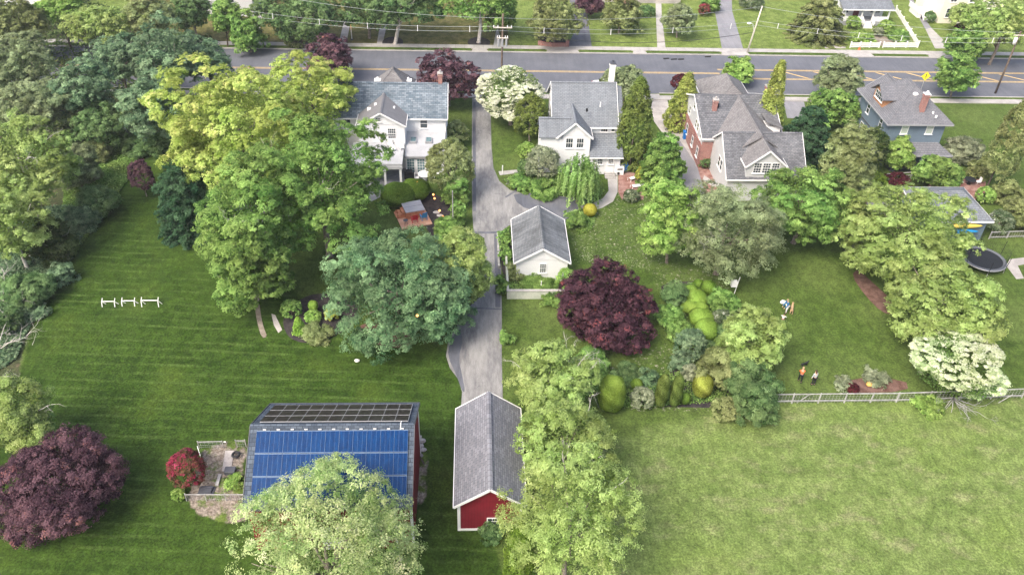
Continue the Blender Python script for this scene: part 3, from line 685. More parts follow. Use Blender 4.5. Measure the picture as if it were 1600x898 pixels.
sheet('driveway_patch', [(811, 286), (814, 287), (806, 300), (791, 309), (789, 308), (803, 298)], M['drive_dark'], .0235)
sheet('driveway_patch', [(739, 160), (743, 160), (744, 330), (739, 330)], M['drive_dark'], .0235)
sheet('driveway', [(1012, 147), (1040, 147), (1049, 180), (1066, 212), (1098, 268), (1118, 318), (1075, 322), (1050, 260), (1040, 215), (1022, 190)], M['conc_d'], .015)
sheet('driveway', [(1056, 203), (1070, 203), (1100, 262), (1116, 318), (1078, 320), (1060, 262)], M['drive_grey'], .019)
sheet('path', [(1051, 205), (1108, 205), (1112, 240), (1104, 262), (1088, 255), (1088, 262), (1086, 254), (1068, 228)], M['conc'], .024)
sheet('patio', [(1090, 262), (1135, 265), (1150, 300), (1135, 330), (1115, 335), (1098, 290)], M['brickpave'], .024)
sheet('path', [(1100, 274), (1118, 286), (1135, 292), (1134, 296), (1114, 292), (1098, 282)], M['conc'], .030)
sheet('driveway', [(1222, 150), (1254, 150), (1262, 185), (1230, 185)], M['drive_grey'], .015)
sheet('driveway', [(884, 76), (925, 76), (920, 40), (915, 0), (890, 0), (898, 50)], M['drive_dark'], .015)
sheet('path', [(1027, 76), (1040, 76), (1034, 25), (1033, -5), (1024, -5), (1025, 25)], M['conc'], .018)
sheet('driveway', [(1128, 76), (1161, 76), (1144, 18), (1141, -60), (1112, -60), (1117, 18)], M['drive_grey'], .015)
sheet('driveway', [(1289, 76), (1322, 76), (1314, 60), (1285, 60)], M['conc_d'], .015)
sheet('driveway', [(1446, 46), (1461, 76), (1487, 76), (1455, 44)], M['conc'], .018)
sheet('driveway', [(1395, -40), (1420, 0), (1446, 46), (1455, 44), (1432, 10), (1405, -40)], M['drive_grey'], .015)
sheet('path', [(770, 78), (792, 78), (783, 66), (778, 45), (776, 45), (772, 66)], M['conc'], .018)
sheet('path', [(528, 73), (540, 73), (552, 15), (545, 10), (536, 40)], M['conc_d'], .018)
sheet('path', [(588, 73), (597, 73), (606, 32), (600, 30), (592, 50)], M['conc_d'], .018)
sheet('driveway', [(392, -30), (404, -30), (410, 20), (406, 48), (396, 48)], M['conc'], .018)
sheet('mulch_bed', [(596, 66), (604, 59), (617, 57), (630, 62), (630, 71), (617, 74), (600, 73)], M['mulch'], .02, sm=1)
sheet('mulch_bed', [(729, 66), (738, 59), (752, 58), (766, 63), (766, 71), (750, 75), (735, 73)], M['mulch'], .02, sm=1)
sheet('path', [(779, 268), (812, 265), (812, 270), (781, 274)], M['conc'], .02)
sheet('path', [(949, 275), (965, 275), (965, 300), (958, 315), (940, 325), (918, 331), (905, 327), (906, 320), (925, 318), (942, 310), (951, 298)], M['conc'], .02)
sheet('patio', [(966, 262), (1000, 262), (1010, 290), (1005, 312), (972, 312), (966, 300)], M['brickpave'], .018)
sheet('patio', [(575, 255), (664, 262), (668, 292), (640, 300), (600, 305), (580, 315), (560, 300)], M['flag'], .018)
sheet('patio', [(345, 325), (400, 300), (440, 300), (460, 345), (380, 352)], M['flag'], .018)
sheet('mulch_bed', [(615, 318), (640, 300), (680, 300), (712, 330), (712, 372), (690, 378), (668, 365), (660, 330)], M['mulch'], .02, sm=1)
sheet('mulch_bed', [(440, 500), (455, 480), (480, 460), (520, 458), (560, 470), (560, 500), (530, 522), (500, 535), (470, 536), (448, 525)], M['mulch'], .02, sm=2)
sheet('mulch_bed', [(560, 505), (600, 505), (650, 525), (640, 545), (590, 540), (565, 525)], M['redmulch'], .02, sm=2)
sheet('path', [(397, 448), (403, 447), (407, 490), (412, 512), (418, 526), (409, 528), (402, 505), (398, 480)], M['dirt'], .018, sm=1)
sheet('path', [(424, 490), (430, 492), (441, 515), (435, 520), (428, 508)], M['conc_d'], .018)
sheet('mulch_bed', [(1045, 195), (1062, 190), (1098, 190), (1102, 206), (1050, 206)], M['redmulch'], .02, sm=1)
sheet('mulch_bed', [(1080, 232), (1098, 232), (1100, 246), (1094, 252), (1082, 244)], M['redmulch'], .03, sm=1)
sheet('mulch_bed', [(1322, 590), (1415, 592), (1420, 612), (1320, 614)], M['redmulch'], .02, sm=1)
sheet('mulch_bed', [(1340, 420), (1362, 440), (1395, 470), (1398, 492), (1378, 488), (1352, 462), (1330, 430)], M['redmulch'], .02, sm=1)
sheet('mulch_bed', [(1030, 440), (1110, 440), (1140, 520), (1200, 590), (1210, 640), (940, 632), (930, 600), (1060, 590), (1065, 520), (1040, 470)], M['mulch'], .02, sm=1)
sheet('mulch_bed', [(1340, 290), (1420, 285), (1430, 320), (1350, 325)], M['redmulch'], .02, sm=1)
sheet('driveway', [(1352, 305), (1400, 298), (1400, 345), (1360, 345)], M['drive_grey'], .03)
sheet('patio', [(1460, 280), (1540, 280), (1540, 300), (1500, 330), (1440, 300)], M['brickpave'], .03)
sheet('path', [(1578, 405), (1605, 402), (1605, 412), (1590, 415), (1600, 435), (1588, 436), (1572, 415)], M['conc_d'], .02)
sheet('planting_soil', [(783, 366), (800, 352), (803, 420), (860, 440), (885, 448), (880, 456), (795, 456), (784, 420)], M['mulch'], .02)
sheet('mulch_bed', [(1340, 60), (1375, 55), (1430, 72), (1340, 72)], M['dirt'], .02)
sheet('mulch_bed', [(838, 40), (884, 45), (886, 70), (842, 70)], M['mulch'], .02)

# ------------------------------------------------------------------ buildings
FACE = {'-y': ((1, 0), (0, -1)), '+y': ((-1, 0), (0, 1)), '-x': ((0, -1), (-1, 0)), '+x': ((0, 1), (1, 0))}
def window(parent, x, y, z, w, h, face='-y', cols=2, rows=2, fm=None, gm_=None, name='window', sash=True, fw=.075):
    """centre x, y, z on the wall's surface"""
    (tx, ty), (ox, oy) = FACE[face]; fm = fm or M['trim']; gm_ = gm_ or M['glass']
    U, O, Z = Vector((tx, ty, 0)), Vector((ox, oy, 0)), Vector((0, 0, 1)); c = Vector((x, y, z)) + O * .035
    mb = MB()
    def bar(u, v, du, dv, d=.045, o=0): mb.obox(c + U * u + Z * v + O * o, U, O, Z, du, d, dv)
    bar(-w / 2, 0, fw, h + fw); bar(w / 2, 0, fw, h + fw); bar(0, h / 2 + .002, w - fw, fw); bar(0, -h / 2, w - fw, fw)
    bar(0, -h / 2 - .06, w + .22, .05, .16, .03)
    for i in range(1, cols): bar(-w / 2 + w * i / cols, 0, .03, h - fw, .035)
    for j in range(1, rows): bar(0, -h / 2 + h * j / rows, w - fw, .03 if not (sash and j == rows // 2) else .06, .038)
    f = mb.build(name, fm, parent)
    MB().obox(c - O * .012, U, O, Z, w - fw, .02, h - fw).build('pane', gm_, f); return f
def ridge_cap(mb, a, b, w=.2):
    a, b = Vector(a), Vector(b); d = (b - a).normalized(); s = d.cross(Vector((0, 0, 1))).normalized() * w
    mb.add([a - s + Vector((0, 0, -.03)), a + Vector((0, 0, .07)), a + s + Vector((0, 0, -.03)), b - s + Vector((0, 0, -.03)), b + Vector((0, 0, .07)), b + s + Vector((0, 0, -.03))], [(0, 3, 4, 1), (1, 4, 5, 2), (0, 1, 2), (3, 5, 4)])
def gable_x(parent, x0, x1, y0, y1, ze, zr, wallm, roofm, oh=.35, rk=.3, zb=0, trim=True, roofname='roof', wall=True, tr=None):
    """ridge parallel to x"""
    ym = (y0 + y1) / 2; k = (zr - ze) / (ym - y0)
    if wall:
        mb = MB(); mb.box(x0, x1, y0, y1, zb, ze - .02)
        for x in (x0, x1):
            mb.add([(x, y0, ze - .05), (x, y1, ze - .05), (x, ym, zr - .06)], [(0, 1, 2)] if x == x1 else [(0, 2, 1)])
        mb.build('wall', wallm, parent)
    r = MB(); xa, xb = x0 - rk, x1 + rk
    r.slab([(xa, y0 - oh, ze - k * oh), (xb, y0 - oh, ze - k * oh), (xb, ym, zr), (xa, ym, zr)], .12)
    r.slab([(xa, ym, zr - .001), (xb, ym, zr - .001), (xb, y1 + oh, ze - k * oh), (xa, y1 + oh, ze - k * oh)], .12)
    ridge_cap(r, (xa, ym, zr), (xb, ym, zr)); ro = r.build(roofname, roofm, parent)
    if trim:
        t = MB(); zl = ze - k * oh
        t.box(xa, xb, y0 - oh - .06, y0 - oh - .003, zl - .17, zl + .01); t.box(xa, xb, y1 + oh + .003, y1 + oh + .06, zl - .17, zl + .01)
        for x in (xa - .03, xb + .03):
            for ya, yb in ((y0 - oh, ym), (y1 + oh, ym)):
                a, b = Vector((x, ya, zl - .06)), Vector((x, yb, zr - .06)); d = (b - a); L = d.length; d.normalize()
                t.obox((a + b) / 2, (1, 0, 0), d, Vector((1, 0, 0)).cross(d), .05, L, .2)
        t.build('gutter', tr or M['trim'], ro)
    return ro
def gable_y(parent, x0, x1, y0, y1, ze, zr, wallm, roofm, oh=.3, rk=.3, zb=0, trim=True, roofname='roof', wall=True, back=True, xm=None, tr=None):
    """ridge parallel to y"""
    xm = (x0 + x1) / 2 if xm is None else xm; k = (zr - ze) / (xm - x0)
    if wall:
        mb = MB(); mb.box(x0, x1, y0, y1, zb, ze - .02)
        for y in (y0, y1):
            mb.add([(x0, y, ze - .05), (x1, y, ze - .05), (xm, y, zr - .06)], [(0, 1, 2)] if y == y0 else [(0, 2, 1)])
        mb.build('wall', wallm, parent)
    r = MB(); ya, yb = y0 - rk, (y1 + rk if back else y1)
    r.slab([(x0 - oh, ya, ze - k * oh), (xm, ya, zr), (xm, yb, zr), (x0 - oh, yb, ze - k * oh)], .12)
    r.slab([(xm, ya, zr - .001), (x1 + oh, ya, ze - k * oh), (x1 + oh, yb, ze - k * oh), (xm, yb, zr - .001)], .12)
    ridge_cap(r, (xm, ya, zr), (xm, yb, zr)); ro = r.build(roofname, roofm, parent)
    if trim:
        t = MB(); zl = ze - k * oh
        t.box(x0 - oh - .06, x0 - oh - .003, ya, yb, zl - .17, zl + .01); t.box(x1 + oh + .003, x1 + oh + .06, ya, yb, zl - .17, zl + .01)
        for y in ((ya - .03, yb + .03) if back else (ya - .03,)):
            for xa in (x0 - oh, x1 + oh):
                a, b = Vector((xa, y, zl - .06)), Vector((xm, y, zr - .06)); d = (b - a); L = d.length; d.normalize()
                t.obox((a + b) / 2, (0, 1, 0), d, Vector((0, 1, 0)).cross(d), .05, L, .2)
        t.build('gutter', tr or M['trim'], ro)
    return ro
def hip(parent, x0, x1, y0, y1, ze, zr, roofm, oh=.45, ridge='y', inset=None, name='roof', tr=None):
    x0 -= oh; x1 += oh; y0 -= oh; y1 += oh
    h = (x1 - x0) / 2 if ridge == 'y' else (y1 - y0) / 2; ins = h if inset is None else inset
    xm, ym = (x0 + x1) / 2, (y0 + y1) / 2
    A, B = ((xm, y0 + ins, zr), (xm, y1 - ins, zr)) if ridge == 'y' else ((x0 + ins, ym, zr), (x1 - ins, ym, zr))
    r = MB(); c = [(x0, y0, ze), (x1, y0, ze), (x1, y1, ze), (x0, y1, ze)]
    if ridge == 'y':
        F = [[c[0], c[1], A], [c[1], c[2], B, A], [c[2], c[3], B], [c[3], c[0], A, B]]
    else:
        F = [[c[0], c[1], B, A], [c[1], c[2], B], [c[2], c[3], A, B], [c[3], c[0], A]]
    for q in F: r.slab(q, .1)
    if Vector(A) != Vector(B) and (Vector(A) - Vector(B)).length > .05: ridge_cap(r, A, B, .15)
    for cc, e in ((c[0], A), (c[1], A if ridge == 'y' else B), (c[2], B), (c[3], B if ridge == 'y' else A)): 
        r.tube([Vector(cc) + Vector((0, 0, .0)), Vector(e) + Vector((0, 0, .01))], .05, 5)
    ro = r.build(name, roofm, parent)
    t = MB(); t.box(x0 - .05, x1 + .05, y0 - .06, y0 - .003, ze - .2, ze - .02); t.box(x0 - .05, x1 + .05, y1 + .003, y1 + .06, ze - .2, ze - .02)
    t.box(x0 - .06, x0 - .003, y0, y1, ze - .2, ze - .02); t.box(x1 + .003, x1 + .06, y0, y1, ze - .2, ze - .02)
    t.build('gutter', tr or M['trim'], ro); return ro
def chimney(parent, x, y, z0, z1, w=.75, mat=None, cap=None):
    mb = MB(); mb.box(x - w / 2, x + w / 2, y - w / 2, y + w / 2, z0, z1); mb.box(x - w / 2 - .06, x + w / 2 + .06, y - w / 2 - .06, y + w / 2 + .06, z1 - .32, z1 - .18)
    c_ = mb.build('chimney', mat or M['brick'], parent)
    k = MB(); k.box(x - w / 2 - .08, x + w / 2 + .08, y - w / 2 - .08, y + w / 2 + .08, z1, z1 + .09); k.tube([(x, y, z1 + .09), (x, y, z1 + .4)], .14, 8)
    k.build('chimney_cap', cap or M['conc'], c_); return c_
def vent(parent, x, y, z, mat=None, r=.06, h=.45):
    return MB().tube([(x, y, z - .2), (x, y, z + h)], r, 8).build('roof_vent', mat or M['trim'], parent)

# --- white colonial house (left)
A = thing('white_house', 'large white clapboard house with slate roof, red brick chimney and lean-to with two skylights', 'house', (-10, 95, 0), 'houses along the near side of the road')
main = gable_x(A, -17.0, -3.5, 93.3, 100.3, 5.75, 8.45, M['white'], M['slate'], .35, .25)
chimney(main, -4.2, 96.9, 7.6, 9.7, .5); 
chimney(main, *P(535, 118, 9)[:2], 6.0, 9.2, .7)
gable_y(A, -13.9, -8.35, 90.5, 95.8, 5.95, 7.55, M['white'], M['metalroof'], .2, .3, back=False, roofname='rear_wing_roof')
wr = [o for o in A.children if o.name.startswith('rear_wing_roof')][0]
for (px, py, zz) in ((613, 168, 6.75), (578, 170, 6.7), (589, 163, 7.1)):
    q = P(px, py, zz); MB().box(q[0] - .32, q[0] + .32, q[1] - .28, q[1] + .28, zz - .25, zz + .05).build('skylight', M['trim'], wr)
window(A, -9.9, 90.5, 4.75, .95, 1.35, '-y', 4, 4); window(A, -11.4, 90.5, 6.55, .6, .5, '-y', 3, 2, sash=False)
window(A, -6.2, 93.3, 4.7, .9, 1.25, '-y', 1, 2)
for y in (95, 98.3):
    for z in (4.5, 1.7): window(A, -3.5, y, z, .9, 1.4, '+x', 2, 4)
for x in (-15.6,): window(A, x, 93.3, 4.6, .9, 1.3)
# lean-to roof with two skylights, french doors below
lt_ = MB(); lt_.box(-8.3, -3.7, 88.95, 93.25, 0, 2.62); lt_.build('sunroom_wall', M['white'], A)
r = MB(); r.slab([(-8.35, 88.65, 2.72), (-3.55, 88.65, 2.72), (-3.55, 93.28, 3.62), (-8.35, 93.28, 3.62)], .12); lr = r.build('sunroom_roof', M['flatroof'], A)
MB().box(-8.35, -3.55, 88.55, 88.645, 2.5, 2.7).build('gutter', M['grey'], lr)
for x in (-7.45, -5.55):
    f = MB().box(x - .42, x + .42, 90.9, 92.1, 3.05, 3.46).build('skylight', M['grey'], lr)
    MB().slab([(x - .3, 91.0, 3.48), (x + .3, 91.0, 3.48), (x + .3, 92.0, 3.50), (x - .3, 92.0, 3.50)], .015).build('pane', M['glassgreen'], f)
for x in (-7.7, -6.45, -4.65): window(A, x, 88.95, 1.25, .95, 1.9, '-y', 3, 5, gm_=M['glassgreen'], name='french_door', sash=False)
MB().box(-5.95, -5.2, 88.88, 88.948, .1, 2.2).build('door', M['trim'], A)
MB().ball((-5.0, 88.8, 2.0), .1, 8, 6).build('wall_lamp', M['black'], A)
# balcony roof on posts
bl = MB(); bl.slab([(-14.6, 86.0, 3.12), (-8.45, 86.0, 3.12), (-8.45, 90.45, 3.5), (-14.6, 90.45, 3.5)], .3); bl.box(-14.6, -8.45, 85.9, 86.2, 2.45, 2.8)
pr = bl.build('porch_roof', M['flatroof'], A)
for x in (-14.3, -12.4, -10.55, -8.7): MB().box(x - .13, x + .13, 86.0, 86.26, 0, 2.5).build('porch_post', M['trim'], A)
# road-side porch tower and left extension
gy2 = MB().box(-12.9, -8.1, 100.35, 104.0, 0, 5.2).build('front_bay_wall', M['white'], A)
hip(A, -12.9, -8.1, 100.0, 104.6, 5.2, 8.0, M['roofC'], .3, 'y', 2.3, 'front_bay_roof')
for x in (-12.6, -8.6): chimney(A, x, 102.6, 4.0, 6.15, .7, M['trim'], M['trim'])
MB().box(-20.5, -17.05, 92.8, 98.5, 0, 4.9).build('side_wing_wall', M['white'], A)
MB().box(-20.7, -17.05, 92.6, 98.7, 4.9, 5.15).build('side_wing_roof', M['flatroof'], A)
for x in (-19.6, -18.2): window(A, x, 92.8, 3.6, .9, 1.2)

# --- second white house
B = thing('white_house', 'white gabled house with blue-grey shingle roof and white chimney beside the worn driveway', 'house', (13, 94, 0), 'houses along the near side of the road')
bm_ = gable_x(B, 9.9, 17.5, 92.3, 101.6, 5.3, 8.75, M['white'], M['roofB'], .35, .3)
ex = MB(); ex.slab([(17.85, 91.2, 4.7), (18.5, 91.2, 4.5), (18.5, 96.95, 8.2), (17.85, 96.95, 8.4)], .12); ex.slab([(17.85, 96.96, 8.4), (18.5, 96.96, 8.2), (18.5, 102, 4.8), (17.85, 102, 4.9)], .12)
ex.build('side_roof', M['roofB'], B); MB().box(17.55, 18.2, 92.4, 101, 0, 4.6).build('side_wall', M['white'], B)
chimney(bm_, 17.3, 98.0, 6.5, 10.8, .65, M['trim'], M['darkgrey'])
gable_y(B, 10.15, 14.1, 89.6, 95.2, 5.15, 6.95, M['white'], M['roofB'], .25, .3, back=False, roofname='rear_wing_roof')
sw_ = MB(); sw_.box(8.0, 10.14, 89.65, 92.6, 0, 5.1); sw_.add([(8.0, 89.65, 5.1), (8.0, 92.6, 5.1), (8.0, 91.15, 6.6)], [(0, 2, 1)]); sw_.build('side_wing_wall', M['white'], B)
r = MB(); r.slab([(7.8, 89.35, 5.0), (10.6, 89.35, 5.0), (12.0, 91.15, 6.75), (7.8, 91.15, 6.75)], .12); r.slab([(7.8, 91.151, 6.75), (12.0, 91.151, 6.75), (12.0, 92.9, 5.0), (7.8, 92.9, 5.0)], .12)
ridge_cap(r, (7.8, 91.15, 6.75), (12, 91.15, 6.75)); r.build('side_wing_roof', M['roofB'], B)
for x in (11.55, 12.85): window(B, x, 89.6, 4.15, .85, 1.3, '-y', 3, 2)
window(B, 16.1, 92.3, 4.75, .85, .9, '-y', 3, 2); window(B, 17.2, 92.3, 4.75, .45, .8, '-y', 1, 1)
MB().box(14.15, 18.0, 89.35, 92.28, 0, 2.55).build('kitchen_wall', M['white'], B)
r = MB(); r.slab([(14.12, 88.95, 2.55), (18.25, 88.95, 2.55), (18.25, 92.28, 4.15), (14.12, 92.28, 4.15)], .12); kr = r.build('kitchen_roof', M['roofB'], B)
MB().box(14.1, 18.27, 88.88, 88.945, 2.38, 2.53).build('gutter', M['trim'], kr)
window(B, 15.5, 89.35, 1.8, .6, .8, '-y', 3, 2); dd = MB().box(16.35, 17.25, 89.28, 89.348, .35, 2.35).build('door', M['trim'], B); window(B, 16.8, 89.27, 1.85, .6, .75, '-y', 3, 3, name='door_window')
window(B, 14.8, 89.35, 1.85, .4, .4, '-y', 2, 2)
st_ = MB()
for i in range(3): st_.box(16.15, 17.45, 88.2 + i * .36, 89.27, .0 + .001 * i, .12 * (i + 1))
st_.build('step', M['conc'], B)
vent(bm_, *P(938, 165, 7.2)); vent(bm_, *P(917, 172, 7.0), M['black'], .13, .2)
for y in (94, 99): window(B, 9.9, y, 4.2, .9, 1.4, '-x', 2, 2)

# --- brick and grey cape house
Cc = thing('brick_house', 'house with taupe and charcoal shingle roofs, brick side wall and triple-window dormer', 'house', (33, 92, 0), 'houses along the near side of the road')
cm = gable_x(Cc, 28.4, 38.0, 91.2, 103.6, 4.4, 7.0, M['greysid'], M['roofCx'], .4, .3)
MB().box(28.27, 28.39, 91.3, 103.4, 0, 3.0).build('brick_wall', M['brick'], Cc)
MB().box(28.3, 29.68, 91.08, 91.19, 0, 3.6).build('brick_wall', M['brick'], Cc)
gable_y(Cc, 30.6, 37.0, 86.2, 97.6, 4.9, 6.98, M['greysid'], M['roofC'], .3, .0, zb=3.3, wall=False, roofname='cross_roof', back=False, trim=False)
gable_x(Cc, 29.7, 38.8, 83.3, 92.3, 3.35, 6.75, M['greysid'], M['roofCx'], .35, .25, roofname='rear_roof')
hip(Cc, 31.2, 36.4, 97.9, 106.6, 4.5, 7.05, M['roofC'], .7, 'y', 3.3, 'front_roof'); MB().box(31.4, 36.2, 103.65, 106.4, 0, 4.45).build('front_wall', M['greysid'], Cc)
gable_y(Cc, 31.7, 36.1, 83.25, 88.6, 5.0, 6.85, M['greysid'], M['roofC'], .3, .25, zb=3.3, roofname='dormer_roof', back=False)
for x in (32.9, 33.95, 35.0): window(Cc, x, 83.25, 4.5, .9, 1.3, '-y', 3, 4)
chimney(cm, *P(1117, 165, 6.6)[:2], 5.2, 7.4, .55); chimney(cm, *P(1199, 145, 6.6)[:2], 5.4, 7.5, .7)
for y, z in ((92.6, 3.9), (94.4, 4.0), (95.4, 4.0), (99.3, 4.0), (97.4, 5.6)): window(Cc, 28.4, y, z, .7, 1.1, '-x', 1, 2, fw=.05)
for y in (92.4, 95.2, 98.6): window(Cc, 28.26, y, 1.6, .8, 1.3, '-x', 1, 2, fw=.05)
for y in (86.5, 87.5): window(Cc, 29.7, y, 3.0, .8, 1.3, '-x', 1, 2, fw=.05)
sh = MB(); sh.slab([(36.0, 91.6, 6.2), (38.2, 91.5, 5.4), (38.2, 94.0, 5.4), (36.0, 94.0, 6.2)], .14); sh.build('side_dormer_roof', M['roofC'], Cc)
MB().box(36.2, 38.0, 91.8, 93.8, 4.2, 5.4).build('side_dormer_wall', M['trim'], Cc)
vent(Cc, *P(1148, 218, 5.9), M['trim'], .06, .5); vent(Cc, *P(1122, 168, 6.2), M['black'], .1, .5)
MB().tube([P(1112, 299, .9), P(1122, 303, .9), P(1136, 312, .9)], .05, 6).build('handrail', M['trim'], Cc)

# --- blue-grey foursquare house
D = thing('blue_house', 'blue-grey square house with violet-grey hip roof, dormer and brick chimney', 'house', (55.6, 96, 0), 'houses along the near side of the road')
MB().box(52.0, 59.2, 92.4, 101.6, 0, 5.85).build('wall', M['blue'], D)
MB().box(51.93, 59.27, 92.33, 101.67, 2.9, 3.05).build('belt_board', M['darkgrey'], D)
dr_ = hip(D, 52.0, 59.2, 92.4, 101.6, 5.95, 9.3, M['roofD'], .6, 'y', 4.1, tr=M['grey'])
chimney(dr_, *P(1444, 160, 8.2)[:2], 6.6, 9.3, .6, cap=M['trim'])
MB().ball(P(1430, 147, 8.5), (.4, .4, .22), 12, 6).build('roof_vent', M['trim'], dr_); vent(dr_, *P(1458, 176, 7), M['trim'], .12, .1); vent(dr_, *P(1463, 182, 6.8), M['trim'], .14, .1)
# left dormer, facing the left
dx, dy, dz = 51.95, 97.0, 7.0
dmb = MB(); dmb.box(dx, dx + 3.2, dy - 1.5, dy + 1.5, 5.95, 7.8); dmb.add([(dx, dy - 1.5, 7.8), (dx, dy + 1.5, 7.8), (dx, dy, 8.8)], [(0, 2, 1)]); dmb.build('dormer_wall', plain('dormer_ochre', (.40, .20, .10), .7), D)
r = MB(); r.slab([(dx - .5, dy - 1.9, 7.6), (55.6, dy - 1.9, 7.6), (55.6, dy, 9.0), (dx - .5, dy, 9.0)], .1); r.slab([(dx - .5, dy + .001, 9.0), (55.6, dy + .001, 9.0), (55.6, dy + 1.9, 7.6), (dx - .5, dy + 1.9, 7.6)], .1); r.build('dormer_roof', M['roofD'], D)
window(D, dx, dy, 7.35, 2.2, .95, '-x', 4, 2, sash=False)
gable_y(D, 53.6, 57.8, 99.5, 103.4, 5.9, 7.5, M['blue'], M['roofD'], .4, .3, zb=2.8, roofname='front_gable_roof', tr=M['grey'])
for x in (54.1, 57.3): window(D, x, 92.4, 5.0, .85, 1.3, '-y', 1, 2, gm_=plain('pale_blind', (.42, .48, .42), .4, .4))
for y, z in ((94.6, 4.7), (98.8, 4.7), (93.9, 1.6), (95.0, 1.6), (99.2, 1.8)): window(D, 52.0, y, z, .75, 1.35, '-x', 1, 2, fw=.05)
r = MB(); r.slab([(52.9, 90.3, 2.45), (60.2, 90.3, 2.45), (59.0, 92.38, 3.2), (54.0, 92.38, 3.2)], .12); pr_ = r.build('porch_roof', M['roofD'], D)
MB().box(52.9, 60.25, 90.2, 90.295, 2.25, 2.47).build('gutter', M['grey'], pr_)
for x in (53.3, 56.5, 59.8): MB().box(x - .09, x + .09, 90.4, 90.58, 0, 2.3).build('porch_post', M['blue'], D)
MB().box(53, 60, 90.5, 92.38, 0, .5).build('porch_floor', M['darkgrey'], D)

# --- white garage
J = thing('garage', 'white gabled garage with pale grey shingle roof on the asphalt turning area', 'garage', (6.9, 71, 0))
gable_y(J, 4.3, 9.5, 67.45, 74.8, 2.75, 4.35, M['white'], M['roofJ'], .28, .3)
window(J, 7.0, 67.45, 1.75, .66, 1.1, '-y', 3, 4)
MB().box(5.0, 8.8, 74.8, 74.88, 0, 2.2).build('garage_door', M['trim'], J)
MB().tube([(6.8, 67.1, 4.2), (7.0, 67.1, 4.2)], .05, 6).build('vent', M['grey'], J)

# --- long red garage
K = thing('red_outbuilding', 'long narrow red board garage with mauve-grey gable roof at the end of the driveway', 'garage', (1.1, 42, 0))
gable_y(K, -1.15, 3.45, 37.35, 46.3, 3.35, 5.05, M['red'], M['roofK'], .3, .3)
window(K, 1.35, 37.35, 1.05, .75, .75, '-y', 2, 2)
MB().box(-1.2, -.98, 37.29, 37.347, 0, 3.3).build('corner_board', M['trim'], K); MB().box(3.28, 3.5, 37.29, 37.347, 0, 3.3).build('corner_board', M['trim'], K)
MB().box(-1.2, 3.5, 37.27, 37.345, .02, .2).build('sill_board', M['trim'], K)
MB().box(-.6, 2.9, 46.3, 46.38, 0, 2.5).build('garage_door', M['trim'], K)

# --- red barn with solar panels
L = thing('red_barn', 'red barn with dark slate-coloured roof carrying solar arrays on both slopes', 'barn', (-10, 40.3, 0))
lro = gable_x(L, -15.5, -4.32, 35.9, 44.7, 5.62, 8.25, M['red'], M['roofL'], .5, .10, tr=M['darkgrey'])
for y in (36.0, 44.6): MB().box(-4.38, -4.27, y - .1, y + .1, 0, 5.3).build('corner_board', M['trim'], L)
MB().box(-4.44, -4.25, 35.82, 35.9, 0, 5.3).build('corner_board', M['trim'], L); MB().box(-5.6, -5.45, 35.84, 35.898, 0, 5.3).build('corner_board', M['trim'], L)
window(L, -7.2, 35.9, 3.6, .9, 1.2); window(L, -11.5, 35.9, 3.6, .9, 1.2)
MB().box(-10.8, -8.2, 35.82, 35.895, .05, 2.6).build('barn_door', M['trim'], L)
kk = (8.25 - 5.62) / 4.4
def array(y_start, y_dir, rows, ph, x0, ncol, pw, mat, frm):
    """panels laid on the slope; y_start = horizontal distance from the ridge, going down the slope"""
    n_ = Vector((0, y_dir * kk, 1)).normalized(); d_ = Vector((0, y_dir, -kk)).normalized(); X_ = Vector((1, 0, 0))
    for r_ in range(rows):
        for c_ in range(ncol):
            s = y_start + (r_ + .5) * ph; c = Vector((x0 + (c_ + .5) * pw, 40.3, 8.25)) + d_ * s + n_ * .13
            f = MB().obox(c, X_, d_, n_, pw - .012, ph - .09, .05).build('solar_panel', mat, L)
            e = MB(); 
            for q in (-1, 1): e.obox(c + d_ * q * (ph / 2 - .04) + n_ * .003, X_, d_, n_, pw - .012, .03 if frm != 'b' else .022, .055)
            e.obox(c + X_ * (pw / 2 - .014) + n_ * .003, X_, d_, n_, .012 if frm != 'b' else .035, ph - .1, .052)
            for q in (-1, 1): e.obox(c + X_ * q * .17 + n_ * .001, X_, d_, n_, .006, ph - .1, .05) if frm == 'panel_frame' else None
            e.build('panel_rail', M['panel_frame'] if frm != 'b' else M['grey'], f)
array(.42, -1, 3, 1.58, -15.1, 11, .955, M['panel_blue'], 'panel_frame')
array(.30, 1, 3, 1.50, -15.05, 11, .945, M['panel_black'], 'b')
cl = MB()
for i in range(11): x = -14.7 + i * .955; cl.box(x, x + .22, 39.95, 39.98, 8.10, 8.20)
cl.build('panel_clamp', M['trim'], lro)
cd = MB().tube([(-5.1, 40.7, 8.15), (-5.15, 40.35, 8.36), (-5.15, 39.9, 8.15)], .035, 6).build('conduit', M['trim'], L)

# --- blue garage with kayaks
Mg = thing('blue_garage', 'blue garage with slate-grey hip roof and two kayaks on its wall', 'garage', (53, 77, 0))
MB().box(50.4, 57.1, 75.1, 81.6, 0, 2.75).build('wall', M['blue'], Mg)
hip(Mg, 50.4, 57.1, 75.1, 81.6, 2.85, 4.5, M['roofB'], .4, 'x', 2.4)
def kayak(name, label, mat, x, y, z, L_):
    o = thing(name, label, 'kayak', (x, y, z - .2), 'kayaks on the garage wall'); pts = []; 
    mb = MB(); n = 14
    for i in range(n + 1):
        t = i / n; pts.append((x - L_ / 2 + L_ * t, y, z))
    mb.tube(pts, [.02 + .30 * math.sin(math.pi * i / n) ** .7 for i in range(n + 1)], 10); mb.v = [(a, y + (b - y) * .75, c) for a, b, c in mb.v]
    mb.build('hull', mat, o, True); MB().ball((x, y - .19, z), (.42, .06, .16), 12, 6).build('cockpit', M['black'], o); return o
